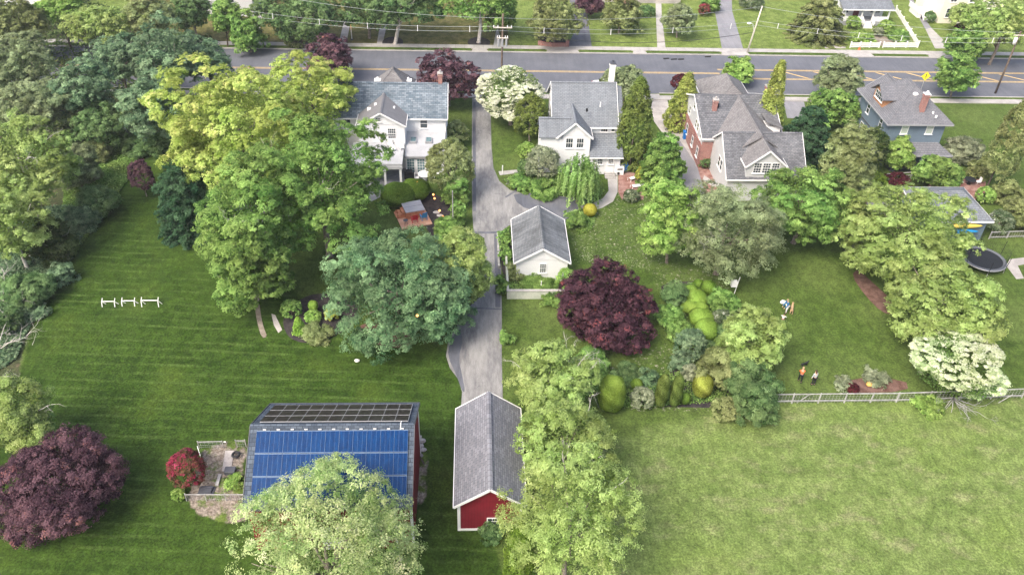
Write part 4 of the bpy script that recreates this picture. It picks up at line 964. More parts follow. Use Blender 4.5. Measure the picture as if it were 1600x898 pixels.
kayak('kayak', 'yellow kayak, upper of the two hung on the blue garage wall', M['yellowp'], *P(1508, 354, 2.2)[:1], 74.78, 2.2, 4.2)
kayak('kayak', 'bright blue kayak, lower of the two hung on the blue garage wall', M['sky_blue'], *P(1503, 362, 1.5)[:1], 74.78, 1.45, 4.0)

# --- houses across the road
E_ = thing('white_bungalow', 'small white bungalow across the road with grey porch roof and front steps', 'house', (69, 143, 0), 'houses across the road')
MB().box(64.8, 73.0, 144.3, 152, 0, 3.2).build('wall', M['white'], E_)
r = MB(); r.slab([(64.3, 141.3, 3.0), (73.6, 141.3, 3.0), (73.6, 152.0, 6.4), (64.3, 152.0, 6.4)], .14); er = r.build('roof', M['roofB'], E_)
MB().box(64.3, 73.6, 141.2, 141.295, 2.8, 3.0).build('gutter', M['trim'], er)
MB().box(64.9, 73.0, 141.6, 144.28, 0, .75).build('porch_floor', M['grey'], E_)
for x in (65.0, 68.1, 70.1, 72.9): MB().box(x - .11, x + .11, 141.7, 141.92, .75, 2.9).build('porch_post', M['trim'], E_)
for a, b in ((65.1, 68.0), (70.2, 72.8)): MB().box(a, b, 141.72, 141.84, .76, 1.6).build('porch_wall', M['white'], E_)
st_ = MB()
for i in range(4): st_.box(68.3, 69.9, 140.3 + i * .33, 141.6, 0, .19 * (i + 1))
st_.build('step', M['trim'], E_)
for x in (68.2, 70.0): MB().obox((x, 140.9, 1.1), (1, 0, 0), Vector((0, 1.3, .75)).normalized(), Vector((0, -.75, 1.3)).normalized(), .09, 1.6, .7).build('railing', M['trim'], E_)
window(E_, 66.2, 144.3, 1.9, .9, 1.2); window(E_, 71.0, 144.3, 1.9, .8, 1.0); window(E_, 72.0, 144.3, 1.9, .8, 1.0)
MB().box(67.6, 68.6, 144.22, 144.298, .76, 2.7).build('door', plain('maroon_door', (.12, .03, .03), .5), E_)
Ff = thing('cream_house', 'cream and white house at the top right corner across the road', 'house', (86, 147, 0), 'houses across the road')
MB().box(83.0, 94, 143.4, 153, 0, 6.2).build('wall', M['cream'], Ff); gable_x(Ff, 83.0, 94, 143.4, 153, 6.2, 9.5, M['cream'], M['roofC'], .4, .4, wall=False)
window(Ff, 84.6, 143.4, 1.9, 1.3, 1.6, '-y', 1, 2); window(Ff, 88.2, 143.4, 1.9, 1.3, 1.6, '-y', 1, 2); window(Ff, 91.5, 143.4, 1.9, 1.3, 1.6, '-y', 1, 2)
for z in (4.6,):
    for x in (84.6, 88, 91.5): window(Ff, x, 143.4, z, 1.1, 1.5)
MB().box(80.4, 82.95, 146, 149.5, 0, .8).build('porch_floor', M['trim'], Ff)
rl = MB(); rl.box(80.3, 80.42, 145.9, 150, .8, 1.7); rl.box(80.4, 82.9, 145.85, 145.95, .8, 1.7); rl.build('railing', M['trim'], Ff)
st_ = MB()
for i in range(4): st_.box(81.0, 82.6, 144.6 + i * .32, 145.84, 0, .2 * (i + 1))
st_.build('step', M['trim'], Ff)
G_ = thing('white_porch_house', 'white house with pink-trimmed porch behind shrubs at the top centre', 'house', (24, 156, 0), 'houses across the road')
MB().box(16, 40, 154, 164, 0, 6).build('wall', M['white'], G_); gable_x(G_, 16, 40, 154, 164, 6, 9, M['white'], M['roofC'], .4, .4, wall=False)
MB().box(19, 38, 151.4, 154, 0, .8).build('porch_floor', M['conc_d'], G_)
for i in range(8): MB().box(19.2 + i * 2.6, 19.45 + i * 2.6, 151.5, 151.75, .8, 3.2).build('porch_post', M['trim'], G_)
for x in (21, 24, 31, 35): window(G_, x, 154, 2, 1, 1.5)
MB().box(27, 28.2, 153.93, 153.99, .8, 3).build('door', plain('pink_door', (.55, .33, .3), .5), G_)
MB().box(26.6, 29.2, 149.8, 151.38, 0, .5).build('step', M['brickpave'], G_)
H_ = thing('grey_roofed_house', 'grey house with tan gable trim half hidden behind the trees at the top left', 'house', (-42, 146, 0), 'houses across the road')
gable_y(H_, -48.5, -37.5, 141.5, 158, 4.6, 8.4, M['greysid'], M['roofJ'], .4, .5, tr=plain('tan_trim', (.62, .45, .30), .6))
for x in (-45.5, -41): window(H_, x, 141.5, 2.4, 1, 1.4)
I_ = thing('white_farmhouse', 'white building with grey roof glimpsed between the trees in the top left corner', 'house', (-84, 150, 0), 'houses across the road')
gable_x(I_, -92, -70, 145, 154, 4.6, 7.6, M['white'], M['roofC'], .4, .4)
for x in (-88, -83, -78, -74): window(I_, x, 145, 2.6, 1, 1.5)

# ------------------------------------------------------------------ poles, wires, lamps, fences
def pole(label, px, h, r=.16, mat='polewood', lean=(0, 0), group='utility poles'):
    b = P(*px); o = thing('utility_pole', label, 'pole', (b[0], b[1], 0), group)
    top = Vector((b[0] + lean[0], b[1] + lean[1], h)); MB().tube([(b[0], b[1], -.2), top], [r, r * .68], 10).build('post', M[mat], o, True); return o, top
p1, t1 = pole('dark utility pole with crossarms and insulators behind the blossoming dogwood', (783, 150), 12.0)
am = MB()
for z, w in ((10.05, 2.6), (8.6, 1.6)): am.box(t1.x - w / 2, t1.x + w / 2, t1.y - .22, t1.y - .1, z, z + .13)
am.build('crossarm', M['palepole'], p1)
for z, w in ((10.18, 2.6), (8.73, 1.6)):
    for x in (-w / 2 + .1, -w / 4, w / 4, w / 2 - .1): MB().tube([(t1.x + x, t1.y - .16, z), (t1.x + x, t1.y - .16, z + .26)], [.07, .05], 6).build('insulator', M['trim'], p1)
for x in (-.55, 0, .55): MB().tube([(t1.x + x, t1.y - .3, 7.5), (t1.x + x, t1.y - .3, 8.5)], .14, 8).build('transformer', M['grey'], p1)
p2, t2 = pole('pale leaning utility pole with a street light on the far verge', (1167, 83), 7.6, .15, 'palepole', (1.0, .3))
la = P(1170, 60, 4.6)
MB().tube([Vector((P(1167, 83)[0] + .5, t2.y - .1, 3.5)), Vector((P(1167, 83)[0] - .1, t2.y - .5, 4.9)), Vector((P(1167, 83)[0] - .6, t2.y - .9, 5.2))], .05, 6).build('lamp_arm', M['trim'], p2)
MB().ball((P(1167, 83)[0] - .85, t2.y - 1.0, 5.15), (.38, .22, .16), 10, 6).build('lamp_head', M['trim'], p2, True)
p3, t3 = pole('dark utility pole on the near pavement at the right with a white transformer can', (1555, 146), 9.6, .16)
MB().tube([(t3.x - .35, t3.y - .1, 7.7), (t3.x - .35, t3.y - .1, 8.7)], .24, 10).build('transformer', M['trim'], p3, True)
MB().box(t3.x - .9, t3.x + .9, t3.y - .2, t3.y - .08, 9.0, 9.12).build('crossarm', M['palepole'], p3)
def wire(label, a, b, sag, r=.022, mat='wire', spacers=0):
    a, b = Vector(a), Vector(b); mid = (a + b) / 2; o = thing('overhead_wire', label, 'wire', a, 'overhead wires')
    n = 28; f = lambda t: a.lerp(b, t) - Vector((0, 0, sag * 4 * t * (1 - t)))
    MB().tube([f(i / n) for i in range(n + 1)], r, 4).build('cable', M[mat], o)
    for i in range(spacers):
        q = f((i + .5) / spacers); MB().tube([q + Vector((0, 0, .1)), q - Vector((0, 0, .75))], .05, 5).build('spacer', M['trim'], o)
    return o
# the line runs left and right of the first pole, then over the road to the second and on to the right
far_l = Vector((-32, 133, 0)); far_r = Vector((92, 122, 0))
wire('thin top wire from the dogwood pole away to the left', (t1.x, t1.y, 11.4), (-34, 128, 9.0), .9)
wire('thin top wire between the dogwood pole and the pale leaning pole', (t1.x, t1.y, 11.4), (t2.x, t2.y, 7.5), .9)
wire('thin top wire from the pale leaning pole away to the right', (t2.x, t2.y, 7.5), (t3.x, t3.y, 9.4), .8)
for k, z in enumerate((10.3, 9.7)):
    w_ = ('upper', 'lower')[k]
    wire(w_ + ' primary wire with white spacers left of the dogwood pole', (t1.x - .8 * (1 - k), t1.y - .16, z), (-34, 126, 6.6 - .8 * k), .8, .022, 'wire', 0 if k else 5)
    wire(w_ + ' primary wire with white spacers from the dogwood pole to the pale pole', (t1.x + .8 * (1 - k), t1.y - .16, z), (t2.x, t2.y, 5.2 - .7 * k), .9, .022, 'wire', 0 if k else 4)
    wire(w_ + ' primary wire with white spacers right of the pale pole', (t2.x, t2.y, 5.2 - .7 * k), (t3.x, t3.y, 8.6 - .7 * k), .9, .022, 'wire', 0 if k else 6)
q0, q1 = P(860, 84, 1.6), P(1168, 78, 2.4)
cw = wire('black telephone cable sagging low along the far kerb to the pale pole', (q0[0] - 4, q0[1] + .5, 4.4), (t2.x - .7, t2.y - .2, 3.4), 1.5, .04, 'wire_k')
for px in ((1041, 92), (1053, 93), (1064, 93), (1106, 89)):
    q = P(*px, 2.0); MB().tube([(q[0] - .45, q[1], 2.0), (q[0] + .45, q[1], 2.05)], .12, 8).build('splice_case', M['black'], cw)

def lamp_post(px, h, label, lit=True):
    b = P(*px); o = thing('lamp_post', label, 'lamp post', (b[0], b[1], 0)); MB().tube([(b[0], b[1], 0), (b[0], b[1], h)], [.09, .06], 8).build('post', M['trim'], o, True)
    MB().tube([(b[0], b[1], 0), (b[0], b[1], .25)], .22, 8).build('base', M['darkgrey'], o)
    MB().ball((b[0], b[1], h + .15), .2, 8, 6).build('lamp_globe', M['bulb'] if lit else M['trim'], o, True); return o
lamp_post((550, 63), 2.2, 'white lamp post with a lit orange globe on the lawn across the road')
# white picket fence round the bungalow's garden
def picket(label, a, b, n, h=1.0):
    a, b = Vector((a[0], a[1], 0)), Vector((b[0], b[1], 0)); o = thing('picket_fence', label, 'fence', a, 'white picket fence of the bungalow')
    d = (b - a).normalized(); s = Vector((-d.y, d.x, 0)); L_ = (b - a).length
    rb = MB()
    for z in (.2, .48, .8): rb.obox((a + b) / 2 + Vector((0, 0, z)), d, s, (0, 0, 1), L_, .05, .12)
    k = int(L_ / .17)
    for i in range(k): q = a + d * (L_ * (i + .5) / k); rb.obox(q + s * .035 + Vector((0, 0, .47)), d, s, (0, 0, 1), .09, .02, .86)
    rb.build('picket_panel', M['trim'], o)
    for i in range(n + 1):
        q = a + d * L_ * i / n; pm = MB().obox(q + Vector((0, 0, h / 2)), d, s, (0, 0, 1), .14, .14, h); pm.obox(q + Vector((0, 0, h + .05)), d, s, (0, 0, 1), .2, .2, .09); pm.build('fence_post', M['trim'], o)
picket('white picket fence along the pavement, left of the garden gate', P(1328, 75), P(1373, 75), 3)
picket('white picket fence along the pavement, right of the garden gate', P(1379, 75), P(1433, 75), 3)
picket('white picket fence running back beside the concrete drive', P(1434, 74), P(1399, 18), 6)
# brick wall with end pier
bw = thing('brick_wall', 'low curved red brick wall with a pier beside the far driveway', 'wall', (P(862, 74)[0], P(862, 74)[1], 0))
ps = [P(841, 70), P(850, 72.5), P(862, 74), P(874, 74), P(885, 74)]; w_ = MB()
for a, b in zip(ps, ps[1:]):
    a, b = Vector(a), Vector(b); d = (b - a).normalized(); w_.obox((a + b) / 2 + Vector((0, 0, .35)), d, (-d.y, d.x, 0), (0, 0, 1), (b - a).length, .3, .75)
w_.build('wall', M['brick'], bw); q = P(886, 73.5); MB().box(q[0] - .28, q[0] + .28, q[1] - .28, q[1] + .28, 0, 1.15).build('pier', M['brick'], bw)
# sign
q = P(1437, 146); sg = thing('road_sign', 'yellow diamond warning sign on a post above the blue house roof', 'sign', (q[0], q[1], 0))
MB().tube([(q[0], q[1], 0), (q[0], q[1], 3.0)], .05, 8).build('post', M['steel'], sg)
MB().obox((q[0], q[1] - .07, 2.75), Vector((1, 0, 1)).normalized(), (0, 1, 0), Vector((-1, 0, 1)).normalized(), 1.0, .02, 1.0).build('sign_plate', plain('sign_yellow', (.75, .68, .05), .4), sg)
mk = MB(); mk.box(q[0] - .05, q[0] + .05, q[1] - .1, q[1] - .083, 2.55, 3.05); mk.box(q[0] - .05, q[0] + .05, q[1] - .1, q[1] - .083, 2.36, 2.46); mk.build('sign_mark', M['black'], sg)
# post and rail fence with wire along the field
fe = thing('rail_fence', 'weathered post-and-rail fence with wire mesh between the garden and the field', 'fence', P(1200, 629))
def rails(o, pts, zs, r=.05, mat='wood', posts=True, h=1.2, step=2.6, mesh=True, pr=.07):
    for a, b in zip(pts, pts[1:]):
        a, b = Vector((a[0], a[1], 0)), Vector((b[0], b[1], 0)); L_ = (b - a).length; n = max(1, round(L_ / step))
        for z in zs: MB().obox((a + b) / 2 + Vector((0, 0, z)), (b - a).normalized(), Vector((-(b - a).y, (b - a).x, 0)).normalized(), (0, 0, 1), L_, .06, r * 2).build('rail', M[mat], o)
        for i in range(n + 1):
            q = a.lerp(b, i / n); j = Vector((random.uniform(-.04, .04), random.uniform(-.04, .04), 0)); MB().tube([q, q + j + Vector((0, 0, h))], pr, 6).build('post', M[mat], o)
        if mesh:
            g_ = MB(); k = int(L_ / .3)
            for i in range(k): q = a.lerp(b, (i + .5) / k); g_.tube([q, q + Vector((0, 0, zs[-1]))], .008, 3, False)
            for z in np.arange(.15, zs[-1], .22): g_.tube([a + Vector((0, 0, z)), b + Vector((0, 0, z))], .008, 3, False)
            g_.build('wire_mesh', M['steel'], o)
rails(fe, [P(1196, 630), P(1400, 628), P(1596, 621)], (.28, 1.1), .05)
for a in (1245, 1560): q = Vector(P(a, 629)); MB().tube([q, q + Vector((.9, 0, 1.05))], .04, 5).build('brace', M['wood'], fe)
# wire fence of the barn garden
gf_ = thing('garden_fence', 'tumbledown grey wire fence round the weedy plot beside the barn', 'fence', P(296, 775))
rails(gf_, [P(312, 700), P(350, 699)], (.75,), .03, 'wood', True, .85, 2.0, True, .04); rails(gf_, [P(292, 782), P(385, 782)], (.75,), .03, 'wood', True, .85, 1.6, True, .04)
rails(gf_, [P(371, 698), P(385, 698)], (.75,), .03, 'wood', True, .9, 1.0, True, .04)
tag(MB().tube([P(350, 690, .05), P(352, 690, 1.7)], .06, 6).build('fence_post', M['trim']), 'short white post standing at the gate of the weedy plot', 'post')
tag(MB().obox(P(312, 709, .5), (0.45, -.9, 0), (0, 0, 1), (.9, .45, 0), 1.1, .8, .05).build('white_board', M['trim']), 'white slatted board leaning at the corner of the weedy plot behind the red azalea', 'board')
q = P(360, 734, .3); tag(MB().box(q[0] - .45, q[0] + .4, q[1] - .3, q[1] + .3, 0, .42).build('storage_box', M['darkgrey'], None, False, .05), 'dark grey lidded box standing on the garden plot by the barn', 'box')
q = P(369, 711, .2); to = MB(); k = 18
to.tube([(q[0] + .27 * math.cos(i * 2 * math.pi / k), q[1] + .27 * math.sin(i * 2 * math.pi / k), .3) for i in range(k + 1)], .1, 6, False); tag(to.build('tyre', M['black'], None, True), 'small black tyre lying near the barn roof edge', 'tyre')
q = P(321, 766, .1); hb = MB(); 
for i in range(9): hb.box(q[0] + random.uniform(-.6, .4), q[0] + random.uniform(.45, .7), q[1] + random.uniform(-.4, .2), q[1] + random.uniform(.25, .4), .02 + i * .03, .05 + i * .03)
tag(hb.build('scrap_pile', M['darkgrey']), 'heap of dark grey scrap lying on bare soil inside the weedy plot', 'scrap')
tag(MB().box(P(341, 753)[0] - .12, P(341, 753)[0] + .12, P(341, 759)[1], P(343, 742)[1], .02, .16).build('timber', M['wood']), 'grey timber edging lying on the soil of the weedy plot', 'timber')
tag(flat(pxpoly([(352, 704), (366, 704), (361, 736), (347, 736)]), -.02, .05).build('path_slab', M['conc_d'], None), kind='structure')
# rocks and debris beside barn
RK = ('grey rock at the upper end of the rubble beside the barn', 'second grey rock from the upper end of the barn rubble', 'middle grey rock of the five beside the barn', 'second grey rock from the lower end of the barn rubble', 'grey rock at the lower end of the rubble, nearest the dark plank')
for i, (x, y) in enumerate(((655, 684), (660, 690), (657, 698), (661, 704), (656, 712))):
    q = P(x, y); tag(MB().ball((q[0], q[1], .12), (.28, .22, .15), 8, 6, .25).build('rock', M['conc_d']), RK[i], 'rock', 'rocks beside the barn')
tag(MB().obox(P(658, 716, .2), Vector((.4, -.9, .1)).normalized(), Vector((.9, .4, 0)).normalized(), (0, 0, 1), 1.4, .12, .08).build('plank', M['darkbark']), 'dark plank lying beside the right wall of the barn', 'plank')
q = P(636, 842); tag(MB().tube([(q[0], q[1], 0), (q[0], q[1], .85)], [.26, .32], 12).build('rubbish_bin', M['greenp']), 'dark green bin standing at the front corner of the barn', 'bin')

# retaining wall by the white garage
rw = thing('garden_wall', 'pale rendered garden wall enclosing the shrub bed in front of the white garage', 'wall', P(792, 466))
a, b, c_ = P(792, 467), P(881, 465), P(792, 402)
w_ = MB(); w_.box(a[0], b[0], a[1], a[1] + .2, 0, 1.0); w_.box(a[0] - .002, a[0] + .2, a[1] + .2, c_[1], 0, 1.0); w_.build('wall', mottled('pale_render', (.40, .44, .38), (.52, .54, .48), .8, .85, .2, 8, .3), rw)
w_ = MB(); w_.box(a[0] - .06, b[0] + .05, a[1] - .06, a[1] + .26, 1.0, 1.06); w_.build('coping', M['conc'], rw)
a, c_ = P(778, 420), P(778, 367); tag(MB().box(a[0], a[0] + .22, a[1], c_[1], 0, .4).build('timber_edging', M['wood']), 'weathered timber edging between the driveway and the garage bed', 'edging')
a = P(845, 455); tag(MB().tube([(a[0], a[1], 0), (a[0], a[1], 1.3)], .05, 6).build('marker_post', M['trim']), 'thin white post among the plants in front of the garage wall', 'post')
a = P(785, 273); tag(MB().tube([(a[0], a[1], 0), (a[0], a[1], 1.3)], .07, 6).build('marker_post', M['trim']), 'short white post beside the curved edge of the driveway', 'post')
# trellis posts near deck
for px, py, h in ((708, 358, 5.0),):
    a = P(px, py); tag(MB().tube([(a[0], a[1], 0), (a[0], a[1], h)], .06, 6).build('garden_pole', M['wood']), 'tall pale pole beside the shrubs left of the driveway grass', 'pole')

# ------------------------------------------------------------------ small things in the gardens
def hurdle(label, px, w, tall):
    q = P(*px); x, y = q[0], q[1]; o = thing('sawhorse', label, 'sawhorse', (x, y, 0), 'white frames on the lawn')
    MB().tube([(x - w / 2, y, tall), (x + w / 2, y, tall)], .045, 6).build('top_bar', M['trim'], o)
    for s in (-1, 1):
        MB().tube([(x + s * w / 2, y + .35, tall + .12), (x + s * w / 2, y, tall * .7), (x + s * w / 2 + .1, y - .35, 0)], .04, 6).build('leg', M['trim'], o)
        MB().tube([(x + s * w / 2 + .3, y + .1, .03), (x + s * w / 2, y, tall)], .035, 6).build('brace', M['trim'], o)
hurdle('leftmost low white pipe frame on the striped lawn', (170, 476), 1.2, .42)
hurdle('middle low white pipe frame on the striped lawn', (201, 475), 1.2, .42)
hurdle('largest white pipe frame, right of the other two on the striped lawn', (235, 476), 1.6, .55)
# deck with hot tub and chairs
q = P(645, 340); th = R_(18); ux, uy = Vector((math.cos(th), math.sin(th), 0)), Vector((-math.sin(th), math.cos(th), 0))
dc = Vector((P(646, 343)[0], P(646, 343)[1], 0))
dk = MB(); 
for i in range(16): dk.obox(dc + uy * (-1.6 + i * .215) + Vector((0, 0, .16)), ux, uy, (0, 0, 1), 3.5, .2, .06)
dk.obox(dc + Vector((0, 0, .07)), ux, uy, (0, 0, 1), 3.4, 3.3, .13)
tag(dk.build('garden_deck', M['cedar2'] if False else mottled('salmon_deck', (.60, .33, .22), (.70, .43, .31), 1, .8, .2, 9, .3)), 'small square salmon wooden deck under the grey hot tub', 'deck')
hc = dc + uy * .95 + ux * .25
ht_ = thing('hot_tub', 'square hot tub with grey folding cover and cedar sides on the deck', 'hot tub', hc)
MB().obox(hc + Vector((0, 0, .62)), ux, uy, (0, 0, 1), 2.1, 2.0, .86).build('cabinet', M['cedar2'], ht_)
MB().obox(hc + Vector((0, 0, 1.11)), ux, uy, (0, 0, 1), 2.25, 2.15, .11).build('cover', mottled('grey_vinyl', (.33, .33, .36), (.38, .38, .41), 1, .5, .4, 5, .15), ht_, False, .03)
MB().obox(hc + Vector((0, 0, 1.172)), ux, uy, (0, 0, 1), 2.2, .03, .012).build('cover_seam', M['darkgrey'], ht_)
stp = thing('hot_tub_steps', 'three cedar steps at the left side of the hot tub', 'steps', hc - ux * 1.6)
for i in range(3): MB().obox(hc - ux * (1.25 + .36 * i) + Vector((0, 0, .85 - .22 * i)), ux, uy, (0, 0, 1), .32, 1.2, .05).build('tread', M['cedar2'], stp)
for s in (-1, 1): MB().obox(hc - ux * 1.55 + uy * s * .5 + Vector((0, 0, .42)), ux, uy, (0, 0, 1), .9, .05, .5).build('stringer', M['cedar2'], stp)
def deck_chair(label, c, mat, ang):
    X, Y = Vector((math.cos(ang), math.sin(ang), 0)), Vector((-math.sin(ang), math.cos(ang), 0)); Z = Vector((0, 0, 1)); o = thing('deck_chair', label, 'chair', c, 'chairs on the deck')
    s = MB(); b_ = MB()
    for i in range(5): s.obox(c + X * (-.24 + .12 * i) + Z * .42 , X, Y, Z, .1, .5, .03)
    bk = (Z + Y * .35).normalized()
    for i in range(5): b_.obox(c + X * (-.24 + .12 * i) + Y * .32 + Z * .78, X, bk.cross(X), bk, .1, .03, .8)
    s.build('seat', mat, o); b_.build('backrest', mat, o)
    for i in (-1, 1):
        MB().obox(c + X * i * .34 + Z * .62, X, Y, Z, .1, .65, .03).build('armrest', mat, o)
        for j in (-1, 1): MB().obox(c + X * i * .3 + Y * j * .24 + Z * .3, X, Y, Z, .06, .06, .6).build('leg', mat, o)
Z1 = Vector((0, 0, .19))
deck_chair('red slatted chair on the deck in front of the hot tub', dc - uy * .75 + ux * -.05 + Z1, M['redp'], th + math.pi)
deck_chair('blue slatted chair on the deck in front of the hot tub', dc - uy * .62 + ux * 1.05 + Z1, M['sky_blue'], th + math.pi + .1)
tq = dc - uy * .9 - ux * 1.1 + Z1; tb = thing('side_table', 'small dark wire table on the corner of the deck', 'table', tq)
MB().tube([tq + Vector((0, 0, .5)), tq + Vector((0, 0, .53))], .28, 10).build('tabletop', M['darkgrey'], tb)
for i in range(3): MB().tube([tq + Vector((math.cos(i * 2.1) * .22, math.sin(i * 2.1) * .22, 0)), tq + Vector((0, 0, .5))], .02, 5).build('leg', M['darkgrey'], tb)
# glowing garden lamps
for i, (x, y, z, w) in enumerate(((677, 304, 1.2, 'upper orange garden light under the rounded rhododendron'), (679, 310, .8, 'lower orange garden light under the rounded rhododendron'),
        (687, 329, .5, 'orange garden light on the dark mulch right of the hot tub'), (692, 338, .4, 'orange garden light by the stones right of the deck'), (694, 342, .4, 'second orange light down from the stones right of the deck'),
        (699, 350, .4, 'orange garden light beside the tall pale pole'), (702, 354, .4, 'lowest orange light in the row beside the pale pole'), (652, 284, 1.8, 'orange light hanging over the clipped hedge'),
        (657, 288, 1.6, 'second orange light over the clipped hedge, to the right'), (481, 318, 8, 'orange light glowing high in the large green maple'), (524, 326, 6, 'orange light glowing at the right of the large green maple'),
        (694, 463, 3.8, 'upper orange light in the dark magnolia'), (652, 493, 5.3, 'orange light low on the left of the dark magnolia'), (690, 488, 3.6, 'orange light low on the right of the dark magnolia'))):
    q = P(x, y, z); tag(MB().ball(q, .11, 8, 6).build('garden_light', M['bulb'], None, True), w, 'light', 'orange garden lights')
# stepping stones
for x, y, lb in ((682, 332, 'upper left stepping stone on the dark mulch right of the hot tub'), (687, 337, 'middle stepping stone on the dark mulch right of the hot tub'), (688, 352, 'lowest stepping stone on the dark mulch right of the hot tub')): q = P(x, y); tag(MB().ball((q[0], q[1], .04), (.4, .3, .06), 9, 6, .1).build('stepping_stone', M['stone']), lb, 'stone', 'stepping stones')
# grill, tables and loungers at the white house
q = Vector(P(640, 280)); gr = thing('barbecue', 'black covered barbecue on the patio before the glass doors', 'barbecue', q)
MB().box(q.x - .6, q.x + .6, q.y - .3, q.y + .3, .1, .85).build('cabinet', M['black'], gr); MB().obox(q + Vector((0, .02, 1.03)), (1, 0, 0), (0, .97, .2), (0, -.2, .97), .8, .55, .35).build('lid', M['black'], gr, False, .08)
for s in (-1, 1): MB().tube([q + Vector((s * .5 - .05, 0, .08)), q + Vector((s * .5 + .05, 0, .08))], .1, 8).build('wheel', M['darkgrey'], gr)
q = Vector(P(664, 280)); pt = thing('patio_table', 'round white patio table right of the black barbecue', 'table', q)
MB().tube([q + Vector((0, 0, .72)), q + Vector((0, 0, .76))], .85, 20).build('tabletop', M['trim'], pt); MB().tube([q, q + Vector((0, 0, .72))], [.3, .06], 10).build('pedestal', M['trim'], pt)
for i, dx in enumerate((-.95, .95)):
    c_ = q + Vector((dx, -.3, 0)); o = thing('patio_chair', ('white patio chair on the left of the round table', 'white patio chair on the right of the round table')[i], 'chair', c_, 'white patio chairs')
    MB().obox(c_ + Vector((0, 0, .42)), (1, 0, 0), (0, 1, 0), (0, 0, 1), .5, .5, .05).build('seat', M['trim'], o); MB().obox(c_ + Vector((dx * .26, 0, .72)), (0, 1, 0), (1, 0, 0), (0, 0, 1), .5, .04, .55).build('backrest', M['trim'], o)
    for a in (-1, 1):
        for b in (-1, 1): MB().box(c_.x + a * .2 - .02, c_.x + a * .2 + .02, c_.y + b * .2 - .02, c_.y + b * .2 + .02, 0, .4).build('leg', M['trim'], o)
q = Vector(P(592, 275)); pt = thing('patio_table', 'round pale table under the porch roof of the white house', 'table', q)
MB().tube([q + Vector((0, 0, .7)), q + Vector((0, 0, .75))], .6, 16).build('tabletop', M['grey'], pt); MB().tube([q, q + Vector((0, 0, .7))], [.25, .06], 8).build('pedestal', M['darkgrey'], pt)
def lounger(label, c, ang, k_=1.0, grp='sun loungers'):
    X, Y = Vector((math.cos(ang), math.sin(ang), 0)), Vector((-math.sin(ang), math.cos(ang), 0)); Z = Vector((0, 0, 1)); o = thing('sun_lounger', label, 'sun lounger', c, grp)
    MB().obox(c + Y * -.35 + Z * .32, X, Y, Z, .68 * k_, 1.4 * k_, .07).build('seat', M['trim'], o); bk = (Y + Z * .55).normalized()
    MB().obox(c + Y * .68 + Z * .52, X, bk, X.cross(bk), .68 * k_, .8, .06).build('backrest', M['trim'], o)
    for a in (-1, 1):
        for b in (-1, .4): MB().obox(c + X * a * .3 + Y * b + Z * .16, X, Y, Z, .05, .05, .32).build('leg', M['trim'], o)
lounger('left one of two white sun loungers on the flat porch roof', Vector(P(612, 232, 3.3)), R_(22), .85); lounger('right one of two white sun loungers on the flat porch roof', Vector(P(624, 230, 3.3)), R_(28), .85)
lounger('white reclining chair on the brick patio nearer the bins', Vector(P(993, 280)), R_(-60), .72); lounger('white reclining chair on the brick patio nearer the conifer', Vector(P(998, 293)), R_(-75), .72)
# patio of second house: air unit, blue bins, black bags
q = Vector(P(967, 271)); ac = thing('appliance', 'white box appliance with dark vent slots beside the kitchen door', 'appliance', q); MB().box(q.x - .5, q.x + .5, q.y - .45, q.y + .45, 0, 1.05).build('casing', M['trim'], ac); 
MB().box(q.x - .32, q.x + .32, q.y - .46, q.y - .452, .75, .92).build('vent_slots', M['black'], ac); MB().tube([q + Vector((-.15, -.47, .28)), q + Vector((-.15, -.53, .28))], .17, 12).build('fan', M['black'], ac)
def binn(label, px, mat, w=.6, h=1.05, grp=None):
    q = Vector(P(*px)); o = thing('wheelie_bin', label, 'bin', q, grp); b = MB(); b.add([(q.x - w * .42, q.y - w * .42, .06), (q.x + w * .42, q.y - w * .42, .06), (q.x + w * .42, q.y + w * .42, .06), (q.x - w * .42, q.y + w * .42, .06), (q.x - w / 2, q.y - w / 2, h - .06), (q.x + w / 2, q.y - w / 2, h - .06), (q.x + w / 2, q.y + w / 2, h - .06), (q.x - w / 2, q.y + w / 2, h - .06)],
        [(0, 3, 2, 1), (4, 5, 6, 7), (0, 1, 5, 4), (1, 2, 6, 5), (2, 3, 7, 6), (3, 0, 4, 7)]); b.build('body', mat, o)
    MB().obox(q + Vector((0, 0, h)), (1, 0, 0), (0, 1, 0), (0, 0, 1), w + .08, w + .1, .08).build('lid', mat, o, False, .02)
    for s in (-1, 1): MB().tube([q + Vector((s * w * .4 - .03, w * .45, .1)), q + Vector((s * w * .4 + .03, w * .45, .1))], .1, 8).build('wheel', M['black'], o)
binn('blue bin right of the white appliance', (976, 268), M['bluep'])
binn('dark grey bin behind the white appliance', (968, 257), M['darkgrey']); binn('dark grey-green bin by the corner of the kitchen wall', (978, 258), M['greenp'])
binn('left one of two bright blue bins by the brick wall', (1070, 217), M['bluep'], .62, 1.1, 'blue bins by the brick wall'); binn('right one of two bright blue bins by the brick wall', (1078, 219), M['bluep'], .62, 1.1, 'blue bins by the brick wall')
binn('large dark green bin right of the blue bins', (1085, 221), M['greenp'], .8, 1.2)
